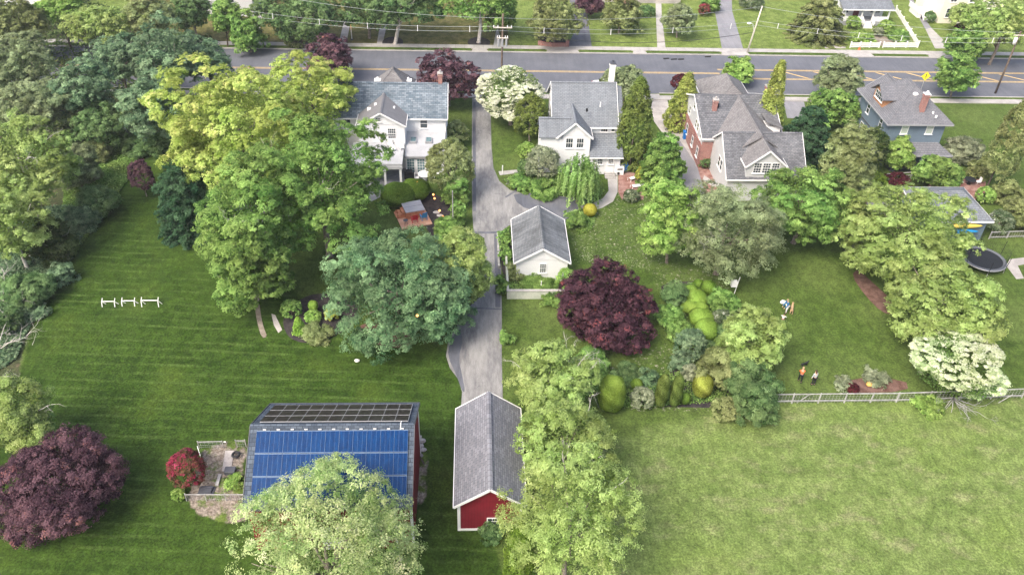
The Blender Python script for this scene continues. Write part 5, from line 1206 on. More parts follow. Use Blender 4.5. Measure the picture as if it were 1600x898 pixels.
# trampoline
a, b = P(1502, 398, .8), P(1572, 408, .8); c0 = Vector(P(1537, 404, .8)); rt = (Vector(b) - Vector(a)).length / 2
tp = thing('trampoline', 'round black trampoline with a slack safety net on the lawn below the kayaks', 'trampoline', (c0.x, c0.y, 0))
ring = lambda z, r, k=40: [(c0.x + r * math.cos(i * 2 * math.pi / k), c0.y + r * math.sin(i * 2 * math.pi / k), z) for i in range(k + 1)]
MB().prism([p[:2] for p in ring(0, rt - .3)[:-1]], .78, .79).build('mat', M['black'], tp)
pd = MB(); k = 40
for i in range(k):
    t0_, t1_ = i * 2 * math.pi / k, (i + 1) * 2 * math.pi / k; ro_, ri_ = rt, rt - .34
    pd.slab([(c0.x + ri_ * math.cos(t0_), c0.y + ri_ * math.sin(t0_), .83), (c0.x + ro_ * math.cos(t0_), c0.y + ro_ * math.sin(t0_), .85), (c0.x + ro_ * math.cos(t1_), c0.y + ro_ * math.sin(t1_), .85), (c0.x + ri_ * math.cos(t1_), c0.y + ri_ * math.sin(t1_), .83)], .05)
pd.build('spring_cover', plain('grey_pad', (.13, .14, .16), .6), tp)
MB().tube(ring(.78, rt + .02), .04, 6, False).build('frame', M['steel'], tp)
for i in range(6):
    a_ = i * math.pi / 3 + .3; x, y = c0.x + rt * math.cos(a_), c0.y + rt * math.sin(a_)
    MB().tube([(x, y, 0), (x, y, .8)], .04, 6).build('leg', M['steel'], tp)
    a2 = a_ + (.18 if i < 3 else 0); MB().tube([(x, y, .3), (x + .12 * math.cos(a_), y + .12 * math.sin(a_), 2.6 if i < 4 else 2.0)], .035, 6).build('net_pole', M['black'], tp)
nm = MB(); 
for i in range(72):
    t_ = i * 2 * math.pi / 72; nm.tube([(c0.x + (rt - .1) * math.cos(t_), c0.y + (rt - .1) * math.sin(t_), .85), (c0.x + (rt - .05) * math.cos(t_), c0.y + (rt - .05) * math.sin(t_), 2.3)], .006, 3, False)
for z in np.arange(1.0, 2.4, .16): nm.tube(ring(z, rt - .08, 30), .006, 3, False)
nm.build('safety_net', M['black'], tp)
# chain fence of blue garage yard
cf = thing('yard_fence', 'low grey picket fence right of the blue garage', 'fence', P(1545, 372)); rails(cf, [P(1545, 373), P(1600, 371)], (.2, .9), .05, 'wood', True, 1.0, 1.8, True)
# deck and pergola behind the blue house
pg = thing('deck_rail', 'grey timber screen and rails between the blue house and the garage', 'fence', P(1400, 275)); rails(pg, [P(1382, 285), P(1440, 281)], (.4, .8, 1.2), .05, 'wood', True, 1.3, 1.6, False)
q = Vector(P(1513, 288)); o = thing('garden_table', 'dark round table with two white chairs on the brick patio right of the blue house', 'table', q)
MB().tube([q + Vector((0, 0, .7)), q + Vector((0, 0, .75))], .7, 16).build('tabletop', M['black'], o); MB().tube([q, q + Vector((0, 0, .7))], [.25, .05], 8).build('pedestal', M['black'], o)
for s in (-1, 1):
    c_ = q + Vector((s * 1.1, 0, 0)); o = thing('garden_chair', ('white chair left of the dark round table on the brick patio', 'white chair right of the dark round table on the brick patio')[s > 0], 'chair', c_, 'chairs at the dark round table')
    MB().obox(c_ + Vector((0, 0, .42)), (1, 0, 0), (0, 1, 0), (0, 0, 1), .5, .5, .05).build('seat', M['trim'], o); MB().obox(c_ + Vector((s * .25, 0, .72)), (0, 1, 0), (1, 0, 0), (0, 0, 1), .5, .04, .55).build('backrest', M['trim'], o)
    MB().tube([c_, c_ + Vector((0, 0, .42))], .05, 6).build('leg', M['trim'], o)
# white parked car behind the second house
q = Vector(P(936, 131)); cr_ = thing('parked_car', 'white car parked on the road, mostly hidden behind the second white house', 'car', (q.x, q.y, 0))
def carbody(o, x, y):
    prof = [(-2.25, .35), (-2.3, .75), (-1.9, .95), (-1.35, 1.0), (-.75, 1.42), (.75, 1.45), (1.45, 1.0), (2.15, .9), (2.3, .7), (2.25, .35)]
    mb = MB(); n_ = len(prof); ys = [(-.88, .92), (-.75, 1.0), (.75, 1.0), (.88, .92)]
    for yy, k in ys:
        mb.v += [(x + a * (1 if abs(yy) < .8 else .985), y + yy * (1 - .12 * (b > 1.2)), b * (1 if abs(yy) < .8 else .96)) for a, b in prof]
    for j in range(3):
        for i in range(n_): mb.f.append((j * n_ + i, j * n_ + (i + 1) % n_, (j + 1) * n_ + (i + 1) % n_, (j + 1) * n_ + i))
    mb.f.append(tuple(range(n_))[::-1]); mb.f.append(tuple(range(3 * n_, 4 * n_))); bd = mb.build('body', plain('white_car_paint', (.72, .73, .74), .2, .6), o, True)
    for a, b in (((-1.28, 1.06), (-.8, 1.38)), ((.8, 1.38), (1.38, 1.05))):
        MB().add([(x + a[0], y - .7, a[1] + .02), (x + b[0], y - .64, b[1] + .02), (x + b[0], y + .64, b[1] + .02), (x + a[0], y + .7, a[1] + .02)], [(0, 3, 2, 1)]).build('windscreen', M['glass'], bd)
    for s in (-1, 1):
        MB().add([(x - 1.1, y + s * .9, 1.0), (x + 1.2, y + s * .9, 1.0), (x + .7, y + s * .8, 1.36), (x - .72, y + s * .8, 1.36)], [(0, 1, 2, 3)]).build('side_window', M['glass'], bd)
        for a in (-1.4, 1.4):
            w = MB().tube([(x + a, y + s * .72, .34), (x + a, y + s * .92, .34)], .34, 16).build('wheel', M['black'], o); MB().tube([(x + a, y + s * .925, .34), (x + a, y + s * .935, .34)], .2, 12).build('rim', M['steel'], w)
        MB().box(x - 2.32, x - 2.2, y + s * .6 - .18, y + s * .6 + .18, .68, .82).build('tail_light', M['redp'], o); MB().box(x + 2.18, x + 2.3, y + s * .6 - .18, y + s * .6 + .18, .6, .76).build('headlight', M['steel'], o)
carbody(cr_, q.x + 1.0, 114.3)
# road cone on the far pavement
q = Vector(P(1342, 79)); o = thing('traffic_cone', 'small orange cone on the pavement before the picket fence', 'cone', q); MB().box(q.x - .2, q.x + .2, q.y - .2, q.y + .2, .11, .15).build('base', M['orange'], o); MB().tube([q + Vector((0, 0, .15)), q + Vector((0, 0, .75))], [.16, .03], 10).build('cone', M['orange'], o)
# box among the tall conifer's branches, white shed post
q = Vector(P(1146, 462)); o = thing('bird_house', 'small pale box on a leaning white pole under the tall olive conifer', 'birdhouse', q)
MB().tube([q, q + Vector((.25, .1, 2.3))], .04, 6).build('pole', M['trim'], o); MB().obox(q + Vector((-.25, 0, 1.6)), (1, 0, 0), (0, 1, 0), (0, 0, 1), .6, .5, .6).build('box', M['trim'], o)
# white lattice chair in the brush at the left edge
q = Vector(P(15, 520)); o = thing('lattice_chair', 'weathered slatted garden chair in the brush at the left edge', 'chair', q); b_ = MB()
for i in range(6): b_.obox(q + Vector((-.4 + i * .15, 0, .75)), (1, 0, 0), Vector((0, 1, .2)).normalized(), Vector((0, -.2, 1)).normalized(), .07, .03, 1.1)
b_.build('backrest', M['palepole'], o); MB().obox(q + Vector((-.03, -.3, .42)), (1, 0, 0), (0, 1, 0), (0, 0, 1), .85, .6, .05).build('seat', M['palepole'], o)
for a in (-1, 1):
    for b in (-.55, -.05): MB().box(q.x + a * .36 - .03, q.x + a * .36 + .03, q.y + b, q.y + b + .06, 0, .42).build('leg', M['palepole'], o)
# pumpkins / ball on the red bed
q = Vector(P(1357, 602)); tag(MB().ball((q.x, q.y, .18), (.28, .28, .2), 12, 8).build('garden_ornament', plain('ochre_ornament', (.62, .38, .10), .6), None, True), 'ochre ball lying on the red mulch bed behind the rail fence', 'ornament')
tag(MB().ball(P(558, 563, .1), (.25, .2, .14), 10, 6, .1).build('rock', M['trim']), 'white stone alone on the lawn below the blue-green evergreen', 'rock')

# ------------------------------------------------------------------ people and dogs
def skinned(name, verts, edges, radii, mat, parent, root=0, sub=1):
    b = base_of(parent); me = bpy.data.meshes.new(name); me.from_pydata([tuple(Vector(v) - b) for v in verts], edges, []); me.materials.append(mat)
    o = bpy.data.objects.new(name, me); C.objects.link(o); o.parent = parent
    md = o.modifiers.new('skin', 'SKIN'); me.skin_vertices.new() if not me.skin_vertices else None
    for i, r in enumerate(radii): 
        s = me.skin_vertices[0].data[i]; s.radius = (r, r) if not isinstance(r, tuple) else r; s.use_root = (i == root)
    md.use_smooth_shade = True; sb = o.modifiers.new('sub', 'SUBSURF'); sb.levels = sub; sb.render_levels = sub; return o
def person(label, px, h, facing, top, legs, hair, pose='stand', lean=0.0, shoes='black', longhair=False, top_long=True):
    q = Vector(P(*px)); s = h / 1.75; o = thing('person', label, 'person', q)
    F = Vector((math.cos(facing), math.sin(facing), 0)); S = Vector((-F.y, F.x, 0)); Z = Vector((0, 0, 1))
    def V(f, d, z): return q + (F * (f + lean * max(0, z - .9) ) + S * d + Z * z) * s
    ar = {'stand': ((.05, .26, 1.12), (.12, .27, .86)), 'bend': ((.28, .2, 1.05), (.5, .14, .86)), 'play': ((.18, .36, 1.2), (.40, .34, 1.05))}[pose]
    step = .12 if pose != 'stand' else .04
    pts = {'pelvis': V(0, 0, .95), 'waist': V(.01, 0, 1.1), 'chest': V(.02, 0, 1.32), 'neck': V(.03, 0, 1.47), 'jaw': V(.05, 0, 1.56), 'head': V(.05, 0, 1.66)}
    names = list(pts); vs = [pts[k] for k in names]; rad = [.13, .115, .135, .052, .075, .095]; ed = [(i, i + 1) for i in range(5)]
    legsv = []; armsv = []
    for sd in (-1, 1):
        k = len(vs); st2 = step * sd; vs += [V(0, sd * .10, .88), V(.03 + st2, sd * .11, .50), V(st2 - .02, sd * .11, .10), V(st2 + .12, sd * .12, .04)]; rad += [.088, .058, .042, .038]
        ed += [(0, k), (k, k + 1), (k + 1, k + 2), (k + 2, k + 3)]; legsv.append(k)
        k = len(vs); vs += [V(.02, sd * .19, 1.38), V(ar[0][0], sd * ar[0][1], ar[0][2]), V(ar[1][0], sd * ar[1][1], ar[1][2]), V(ar[1][0] + .06, sd * ar[1][1], ar[1][2] - .06)]; rad += [.055, .042, .032, .034]
        ed += [(2, k), (k, k + 1), (k + 1, k + 2), (k + 2, k + 3)]; armsv.append(k)
    body = skinned('body', vs, ed, [r * s for r in rad], M['skin'], o)
    # shirt with sleeves
    v2 = [pts['pelvis'], pts['waist'], pts['chest'], pts['chest'].lerp(pts['neck'], .7)]; r2 = [.148, .138, .155, .075]; e2 = [(0, 1), (1, 2), (2, 3)]
    for k in armsv:
        j = len(v2); e_ = vs[k + 2] if top_long else vs[k + 1]; v2 += [vs[k], vs[k + 1], vs[k + 1].lerp(e_, .92 if top_long else .3)]; r2 += [.068, .055, .046]; e2 += [(2, j), (j, j + 1), (j + 1, j + 2)] if top_long else [(2, j), (j, j + 1)]
        if not top_long: v2.pop(); r2.pop()
    skinned('shirt', v2, e2, [r * s for r in r2], M[top], o)
    v3 = [pts['pelvis'] + Z * .02 * s]; r3 = [.152]; e3 = []
    for k in legsv: j = len(v3); v3 += [vs[k], vs[k + 1], vs[k + 1].lerp(vs[k + 2], .92)]; r3 += [.105, .074, .058]; e3 += [(0, j), (j, j + 1), (j + 1, j + 2)]
    skinned('trousers', v3, e3, [r * s for r in r3], M[legs], o)
    for k in legsv: MB().obox(vs[k + 2].lerp(vs[k + 3], .45) - Z * .02 * s, F, S, Z, .27 * s, .10 * s, .09 * s).build('shoe', M[shoes], o, False, .02)
    hc = pts['head'] - F * .02 * s + Z * .025 * s; hm = MB().ball(hc, (.112 * s, .112 * s, .105 * s), 12, 8)
    if longhair: hm.ball(hc - F * .07 * s - Z * .14 * s, (.07 * s, .09 * s, .17 * s), 10, 8)
    hr = hm.build('hair', M[hair], o, True)
    fc = pts['head'] + F * .085 * s
    for sd in (-1, 1): MB().ball(fc + S * sd * .032 * s + Z * .0, .012 * s, 6, 4).build('eye', M['black'], o); MB().ball(pts['head'] + S * sd * .095 * s - Z * .01, (.02 * s, .02 * s, .03 * s), 6, 4).build('ear', M['skin'], o)
    MB().ball(fc + F * .012 * s - Z * .03 * s, (.014 * s, .014 * s, .02 * s), 6, 4).build('nose', M['skin'], o)
    for k in armsv:
        w = vs[k + 2]; dr = (vs[k + 3] - vs[k + 2]).normalized(); c_ = w + dr * .05 * s
        for i in range(4): a = c_ + S * (i - 1.5) * .018 * s; MB().tube([a, a + dr * (.05 + .008 * (1.5 - abs(i - 1.5))) * s, a + (dr * .08 - Z * .015) * s], [.009 * s, .008 * s, .006 * s], 5).build('finger', M['skin'], body)
    return o
def dog(label, px, L_, facing, mat, name='dog'):
    q = Vector(P(*px)); o = thing(name, label, 'dog', q); F = Vector((math.cos(facing), math.sin(facing), 0)); S = Vector((-F.y, F.x, 0)); Z = Vector((0, 0, 1)); s = L_
    V = lambda f, d, z: q + (F * f + S * d + Z * z) * s
    vs = [V(-.38, 0, .52), V(-.05, 0, .50), V(.3, 0, .52), V(.46, 0, .68), V(.56, 0, .78), V(.74, 0, .74), V(-.55, 0, .6), V(-.75, 0, .72)]; rad = [.12, .125, .15, .09, .085, .04, .035, .02]
    ed = [(0, 1), (1, 2), (2, 3), (3, 4), (4, 5), (0, 6), (6, 7)]
    for sd in (-1, 1):
        k = len(vs); vs += [V(-.40, sd * .10, .40), V(-.34, sd * .11, .28), V(-.47, sd * .11, .17), V(-.44, sd * .11, .02)]; rad += [.09, .05, .032, .035]; ed += [(0, k), (k, k + 1), (k + 1, k + 2), (k + 2, k + 3)]
        k = len(vs); vs += [V(.30, sd * .10, .38), V(.29, sd * .10, .2), V(.31, sd * .10, .02)]; rad += [.065, .036, .035]; ed += [(2, k), (k, k + 1), (k + 1, k + 2)]
    skinned('body', vs, ed, [r * s for r in rad], mat, o, 1)
    for sd in (-1, 1): MB().ball(V(.53, sd * .08, .82), (.035 * s, .03 * s, .06 * s), 6, 5).build('ear', mat, o)
    return o
person('person in a blue top and white trousers bending forward on the lawn', (1228, 488), 1.72, R_(200), 'cloth_b', 'cloth_w', 'hair_y', 'bend', .25)
person('child in a white shirt and brown trousers in front of the blue-shirted person', (1221, 506), 1.25, R_(60), 'cloth_w', 'cloth_br', 'hair_b', 'play', .1)
dog('tan dog standing beside the person in the blue top', (1236, 487), .95, R_(70), M['fur'])
person('person in an orange top and black trousers standing on the lawn near the rail fence', (1249, 596), 1.68, R_(75), 'orange', 'cloth_k', 'hair_y', 'bend', .12)
person('person in a grey top and black trousers right of the orange-shirted person', (1270, 601), 1.70, R_(110), 'cloth_g', 'cloth_k', 'hair_b', 'stand', .12, longhair=True)
dog('black dog with a white mark standing above the orange-shirted person', (1256, 572), .72, R_(20), M['black'])
q = Vector(P(1221, 481)); tag(MB().ball((q.x, q.y, .75), (.32, .2, .24), 10, 7, .08).build('bag', M['cloth_w'], None, True), 'white bag held in front of the person in the blue top', 'bag')

# ------------------------------------------------------------------ trees and shrubs: (name, label, category, style, leaves, cx, cy, half width, half height, options)
T = [
 # garden of the white house
 ('maple_tree', 'lime-green maple, the yellowest big crown, standing left of the white house', 'tree', 'broad', 'lime', 368, 200, 118, 108, dict(t=4, group='large garden trees', dens=.9)),
 ('maple_tree', 'lime-green maple reaching the street in front of the white house', 'tree', 'broad', 'lime', 487, 158, 76, 66, dict(t=4, group='large garden trees', dens=.9)),
 ('maple_tree', 'tall green maple with pale-tipped leaves right against the white house porch', 'tree', 'broad', 'green', 500, 285, 100, 108, dict(t=4, group='large garden trees', branches=2)),
 ('maple_tree', 'spreading green maple over the striped lawn, lower left of its neighbour', 'tree', 'broad', 'green', 395, 345, 92, 112, dict(t=3, group='large garden trees', branches=2, dens=.9)),
 ('maple_tree', 'low green maple limb crown hanging above the worn tan path', 'tree', 'broad', 'green', 388, 428, 72, 46, dict(t=2, group='large garden trees')),
 ('evergreen_tree', 'broad blue-green evergreen right of the round planting bed', 'tree', 'broad', 'blue', 620, 458, 106, 92, dict(t=1.2, group='large garden trees', cr=.5)),
 ('evergreen_tree', 'blue-green evergreen top leaning behind the broad one', 'tree', 'pine', 'blue', 582, 402, 66, 46, dict(t=3, group='large garden trees')),
 ('magnolia_tree', 'dark glossy magnolia with pale leaf tips at the driveway bulge', 'tree', 'broad', 'blue', 683, 475, 50, 68, dict(t=1, cr=.4)),
 ('yellow_green_tree', 'yellow-green tree overhanging the left edge of the driveway', 'tree', 'fine', 'yellowgreen', 718, 418, 56, 60, dict(t=2)),
 ('spruce_tree', 'dark blue-green spruce at the far left end of the striped lawn', 'tree', 'pine', 'spruce', 286, 304, 54, 64, dict(t=.2)),
 ('purple_shrub', 'small purple-leaved shrub at the narrow top of the striped lawn', 'shrub', 'mound', 'purpler', 221, 278, 17, 26, dict(t=.4)),
 ('rhododendron', 'large rounded rhododendron by the patio of the white house', 'shrub', 'mound', 'khaki', 703, 262, 35, 42, dict(t=.3)),
 ('rhododendron', 'smaller rounded shrub close to the side wall of the white house', 'shrub', 'mound', 'khaki', 713, 208, 17, 17, dict(t=.3)),
 ('garden_shrub', 'bright green shrub at the foot of the big rhododendron', 'shrub', 'fine', 'green', 712, 305, 17, 25, dict(t=0)),
 ('clipped_hedge', 'long clipped hedge on the left between patio and hot tub', 'hedge', 'clipped', 'hedge', 622, 304, 28, 15, dict(t=0)),
 ('clipped_hedge', 'rounded end of the clipped hedge beside the rhododendron', 'hedge', 'clipped', 'hedge', 648, 296, 24, 17, dict(t=0)),
 ('garden_shrub', 'feathery green shrub by the lower orange garden lights', 'shrub', 'fine', 'green', 700, 358, 19, 17, dict(t=0)),
 ('garden_shrub', 'thin green shrub in the strip beside the driveway', 'shrub', 'fine', 'green', 716, 336, 11, 22, dict(t=0)),
 ('purple_maple', 'purple maple on the pavement left of the white house', 'tree', 'broad', 'purpler', 519, 87, 38, 28, dict(t=2, group='purple street maples')),
 ('purple_maple', 'purple maple overhanging the pavement behind the brick chimney', 'tree', 'broad', 'purpler', 700, 121, 49, 38, dict(t=2, group='purple street maples')),
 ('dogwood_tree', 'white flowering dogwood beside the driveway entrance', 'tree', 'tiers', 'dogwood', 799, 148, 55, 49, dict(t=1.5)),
 # round bed
 ('topiary_ball', 'small bright clipped ball at the top of the round mulch bed', 'shrub', 'clipped', 'topiary', 489, 477, 8, 8, dict(t=.4)),
 ('topiary_ball', 'ragged green ball in the middle of the round mulch bed', 'shrub', 'mound', 'fresh', 489, 494, 12, 9, dict(t=0)),
 ('topiary_cone', 'pointed clipped bush at the left of the round mulch bed', 'shrub', 'cone', 'topiary', 467, 508, 10, 13, dict(t=0)),
 ('golden_shrub', 'golden rounded shrub at the right of the round mulch bed', 'shrub', 'mound', 'gold', 518, 491, 10, 10, dict(t=0)),
 ('grass_clump', 'arching clump of ornamental grass at the front of the round bed', 'shrub', 'fine', 'khaki', 493, 523, 24, 9, dict(t=0, V=.4, trunkless=True)),
 ('garden_shrub', 'dark low shrub at the left of the round mulch bed', 'shrub', 'mound', 'green', 455, 483, 15, 14, dict(t=0)),
 # second house
 ('yew_tree', 'dark yew between the dogwood and the second white house', 'shrub', 'mound', 'thuja', 829, 186, 25, 36, dict(t=0)),
 ('round_shrub', 'small bright green shrub under the left wall of the second white house', 'shrub', 'mound', 'fresh', 823, 236, 14, 12, dict(t=0)),
 ('silver_shrub', 'silvery flowering shrub left of the weeping tree', 'shrub', 'mound', 'silver', 848, 257, 25, 26, dict(t=.3)),
 ('dark_shrub', 'dark low shrub left of the silvery flowering shrub', 'shrub', 'mound', 'deep', 824, 264, 14, 14, dict(t=0)),
 ('weeping_tree', 'weeping bright green tree in front of the second white house', 'tree', 'weep', 'willow', 905, 272, 36, 40, dict(t=.8)),
 ('flowering_shrub', 'little pink-white flowering shrub on the curved driveway edge', 'shrub', 'mound', 'whiteflower', 799, 286, 7, 6, dict(t=0)),
 ('yellow_ball', 'clipped yellow ball beside the concrete path', 'shrub', 'clipped', 'ball', 922, 328, 11, 10, dict(t=.1)),
 ('arborvitae', 'tall dark column evergreen right of the second white house', 'tree', 'column', 'thuja', 993, 195, 25, 68, dict(t=0)),
 ('grey_green_tree', 'grey-green tree behind the tall column evergreen, over the kerb', 'tree', 'broad', 'greyolive', 978, 130, 30, 26, dict(t=2)),
 ('conifer', 'dense green conifer between the brick patio and the next drive', 'tree', 'pine', 'green', 1037, 248, 42, 48, dict(t=0, dens=1.8)),
 ('yellow_shrub', 'small yellow-green shrub at the foot of the dense green conifer', 'shrub', 'mound', 'gold', 1000, 274, 5, 13, dict(t=0)),
 ('flowering_shrub', 'white flowering shrub at the lower edge of the brick patio', 'shrub', 'mound', 'whiteflower', 986, 306, 12, 9, dict(t=0)),
 ('garden_shrub', 'green shrub at the right side of the white garage', 'shrub', 'fine', 'green', 900, 345, 14, 14, dict(t=0)),
 ('garden_shrub', 'bluish low shrub at the end of the asphalt turning area', 'shrub', 'fine', 'blue', 915, 312, 12, 8, dict(t=0)),
 ('golden_cone', 'golden cone conifer left of the brick-walled house', 'tree', 'cone', 'goldgreen', 1070, 158, 30, 42, dict(t=0, group='golden cone conifers')),
 ('golden_cone', 'golden cone conifer behind the right end of the taupe roof', 'tree', 'cone', 'goldgreen', 1205, 168, 26, 68, dict(t=0, group='golden cone conifers')),
 ('street_shrub', 'fresh green small tree on the kerb behind the taupe hip roof', 'tree', 'broad', 'fresh', 1155, 110, 24, 18, dict(t=1)),
 ('dark_red_shrub', 'dark red shrub behind the left golden cone conifer', 'shrub', 'mound', 'darkred', 1064, 130, 14, 12, dict(t=.5)),
 ('round_shrub', 'dark round shrub on the brick paving of the brick-walled house', 'shrub', 'mound', 'deep', 1103, 253, 12, 9, dict(t=0)),
 # centre garden
 ('purple_beech', 'big rounded deep purple tree in the middle of the back lawns', 'tree', 'dome', 'purple', 953, 482, 79, 66, dict(t=.3, cr=.4)),
 ('olive_conifer', 'large drooping olive conifer, the broadest crown of the central garden', 'tree', 'fine', 'greyolive', 1133, 365, 86, 80, dict(t=1.5, cr=.55, branches=1)),
 ('lime_maple', 'lime-green tree left of the large olive conifer', 'tree', 'broad', 'fresh', 1052, 352, 46, 68, dict(t=1.2)),
 ('green_maple', 'rounded mid-green maple right of the large olive conifer', 'tree', 'broad', 'green', 1258, 316, 73, 72, dict(t=1.8)),
 ('golden_conifer', 'golden-olive conifer right of the rounded mid-green maple', 'tree', 'fine', 'khaki', 1325, 262, 43, 64, dict(t=1)),
 ('conifer', 'dark spreading conifer right of the charcoal roof', 'tree', 'pine', 'spruce', 1264, 205, 44, 46, dict(t=.5, dens=1.3)),
 ('garden_tree', 'mid-green tree above the dark spreading conifer', 'tree', 'broad', 'green', 1300, 172, 38, 32, dict(t=1)),
 ('street_tree', 'brown-green tree at the kerb left of the blue house', 'tree', 'broad', 'greyolive', 1312, 122, 36, 32, dict(t=1.5, cr=.5)),
 ('light_maple', 'light lime maple with layered branches right of the cloud hedge', 'tree', 'broad', 'yellowgreen', 1172, 528, 45, 62, dict(t=1)),
 ('cloud_hedge', 'topmost left ball of the cloud-clipped hedge', 'hedge', 'clipped', 'topiary', 1079, 455, 12, 10, dict(t=0, group='cloud-clipped hedge')),
 ('cloud_hedge', 'second ball of the cloud-clipped hedge, broad and bright', 'hedge', 'clipped', 'topiary', 1087, 466, 19, 13, dict(t=0, group='cloud-clipped hedge')),
 ('cloud_hedge', 'third ball of the cloud-clipped hedge, jutting left', 'hedge', 'clipped', 'topiary', 1079, 479, 16, 11, dict(t=0, group='cloud-clipped hedge')),
 ('cloud_hedge', 'small fourth ball in the middle of the cloud-clipped hedge', 'hedge', 'clipped', 'topiary', 1095, 482, 13, 11, dict(t=0, group='cloud-clipped hedge')),
 ('cloud_hedge', 'fifth ball of the cloud-clipped hedge, wide and low', 'hedge', 'clipped', 'topiary', 1096, 496, 20, 14, dict(t=0, group='cloud-clipped hedge')),
 ('cloud_hedge', 'lowest and largest ball of the cloud-clipped hedge', 'hedge', 'clipped', 'topiary', 1104, 515, 19, 18, dict(t=0, group='cloud-clipped hedge')),
 ('cloud_hedge', 'darker ball at the top right of the cloud-clipped hedge', 'hedge', 'clipped', 'hedge', 1107, 450, 13, 12, dict(t=0, group='cloud-clipped hedge')),
 ('cloud_hedge', 'small dark ball behind the topmost balls of the cloud hedge', 'hedge', 'clipped', 'hedge', 1091, 444, 9, 8, dict(t=0, group='cloud-clipped hedge')),
 ('garden_shrub', 'green leafy shrub right of the cloud-clipped hedge', 'shrub', 'fine', 'green', 1130, 474, 20, 19, dict(t=0)),
 ('flowering_shrub', 'white flowering shrub between cloud hedge and light lime maple', 'shrub', 'mound', 'whiteflower', 1127, 497, 13, 13, dict(t=0)),
 ('garden_shrub', 'dark shrub below the white flowering one, right of the cloud hedge', 'shrub', 'mound', 'deep', 1130, 522, 12, 15, dict(t=0)),
 ('garden_shrub', 'blue-grey shrub at the foot of the cloud hedge', 'shrub', 'mound', 'teal', 1080, 538, 22, 22, dict(t=0)),
 ('garden_shrub', 'mixed green shrub left of the middle of the cloud hedge', 'shrub', 'fine', 'green', 1044, 494, 17, 20, dict(t=0)),
 ('garden_shrub', 'dark shrub at the top left of the cloud hedge', 'shrub', 'fine', 'deep', 1056, 462, 18, 22, dict(t=0)),
 ('garden_shrub', 'green shrub at the left edge of the shrub border by the purple tree', 'shrub', 'fine', 'green', 1061, 518, 18, 16, dict(t=0)),
 ('garden_shrub', 'bluish shrub at the bottom left of the cloud hedge border', 'shrub', 'fine', 'teal', 1062, 565, 15, 17, dict(t=0)),
 ('garden_shrub', 'dark green shrub between cloud hedge and holly', 'shrub', 'mound', 'deep', 1105, 545, 14, 12, dict(t=0)),
 ('holly_tree', 'olive holly with a white slanting trunk', 'tree', 'broad', 'olive', 1124, 574, 34, 27, dict(t=1.2, bark='palebark')),
 ('dark_shrub', 'large bluish-green shrub at the end of the rail fence', 'shrub', 'broad', 'deep', 1172, 595, 40, 36, dict(t=.3)),
 ('green_shrub', 'dense green shrub jutting into the field at the border corner', 'shrub', 'broad', 'deep', 1178, 634, 30, 34, dict(t=.3)),
 ('garden_shrub', 'olive shrub at the field edge below the holly', 'shrub', 'mound', 'olive', 1133, 640, 20, 18, dict(t=0)),
 ('golden_cone', 'yellow pear-shaped bush left of the holly', 'shrub', 'clipped', 'gold', 1098, 602, 16, 19, dict(t=0)),
 ('cone_shrub', 'left one of two narrow dark cone shrubs at the field edge', 'shrub', 'clipped', 'thuja', 1035, 611, 11, 27, dict(t=0, group='narrow cone shrubs')),
 ('cone_shrub', 'right one of two narrow dark cone shrubs at the field edge', 'shrub', 'clipped', 'thuja', 1057, 612, 10, 26, dict(t=0, group='narrow cone shrubs')),
 ('round_shrub', 'small green ball right of the two narrow cones', 'shrub', 'clipped', 'hedge', 1071, 622, 8, 10, dict(t=0)),
 ('clipped_dome', 'large bright egg-shaped clipped bush at the corner of the field', 'shrub', 'clipped', 'topiary', 956, 615, 22, 29, dict(t=0)),
 ('garden_shrub', 'grey-green shrub right of the egg-shaped bush', 'shrub', 'mound', 'silver', 1004, 622, 18, 17, dict(t=0)),
 ('topiary_ball', 'small clipped ball above the grey-green shrub', 'shrub', 'clipped', 'hedge', 995, 600, 10, 9, dict(t=.4)),
 ('garden_shrub', 'leafy green shrub above the egg-shaped bush', 'shrub', 'fine', 'green', 925, 568, 27, 21, dict(t=0)),
 ('garden_shrub', 'bluish green shrub behind the small clipped ball', 'shrub', 'fine', 'deep', 978, 585, 21, 17, dict(t=0)),
 ('garden_shrub', 'pale green shrub behind the left narrow cone', 'shrub', 'fine', 'blue', 1015, 592, 16, 14, dict(t=0)),
 ('white_shrub', 'whitish feathery shrub behind the right narrow cone', 'shrub', 'fine', 'silver', 1078, 585, 10, 14, dict(t=0)),
 # garage bed
 ('garden_shrub', 'pale leafy shrub at the left front corner of the white garage', 'shrub', 'fine', 'khaki', 806, 425, 13, 16, dict(t=0)),
 ('garden_shrub', 'green shrub along the left wall of the white garage, upper', 'shrub', 'fine', 'green', 790, 375, 8, 14, dict(t=0)),
 ('garden_shrub', 'green shrub along the left wall of the white garage, lower', 'shrub', 'fine', 'green', 791, 400, 9, 12, dict(t=0)),
 ('garden_shrub', 'leafy plant row under the window of the white garage', 'shrub', 'fine', 'green', 840, 443, 26, 7, dict(t=0, V=.3)),
 ('bright_shrub', 'bright yellow-green shrub between the garage and the purple tree', 'shrub', 'mound', 'fresh', 886, 438, 16, 17, dict(t=0)),
 ('garden_shrub', 'low dark plants in front of the rendered garden wall', 'shrub', 'fine', 'green', 866, 467, 16, 8, dict(t=0)),
 ('garden_shrub', 'small shrub between driveway edging and rendered wall', 'shrub', 'fine', 'green', 784, 445, 8, 16, dict(t=0)),
 ('border_plants', 'green border plants inside the curved driveway edge, left', 'shrub', 'fine', 'green', 815, 287, 18, 8, dict(t=0)),
 ('border_plants', 'green border plants inside the curved driveway edge, right', 'shrub', 'fine', 'green', 850, 295, 22, 8, dict(t=0)),
 ('garden_shrub', 'small shrub at the driveway right of the bulge', 'shrub', 'fine', 'green', 792, 530, 9, 9, dict(t=0)),
 # near right of the red garage
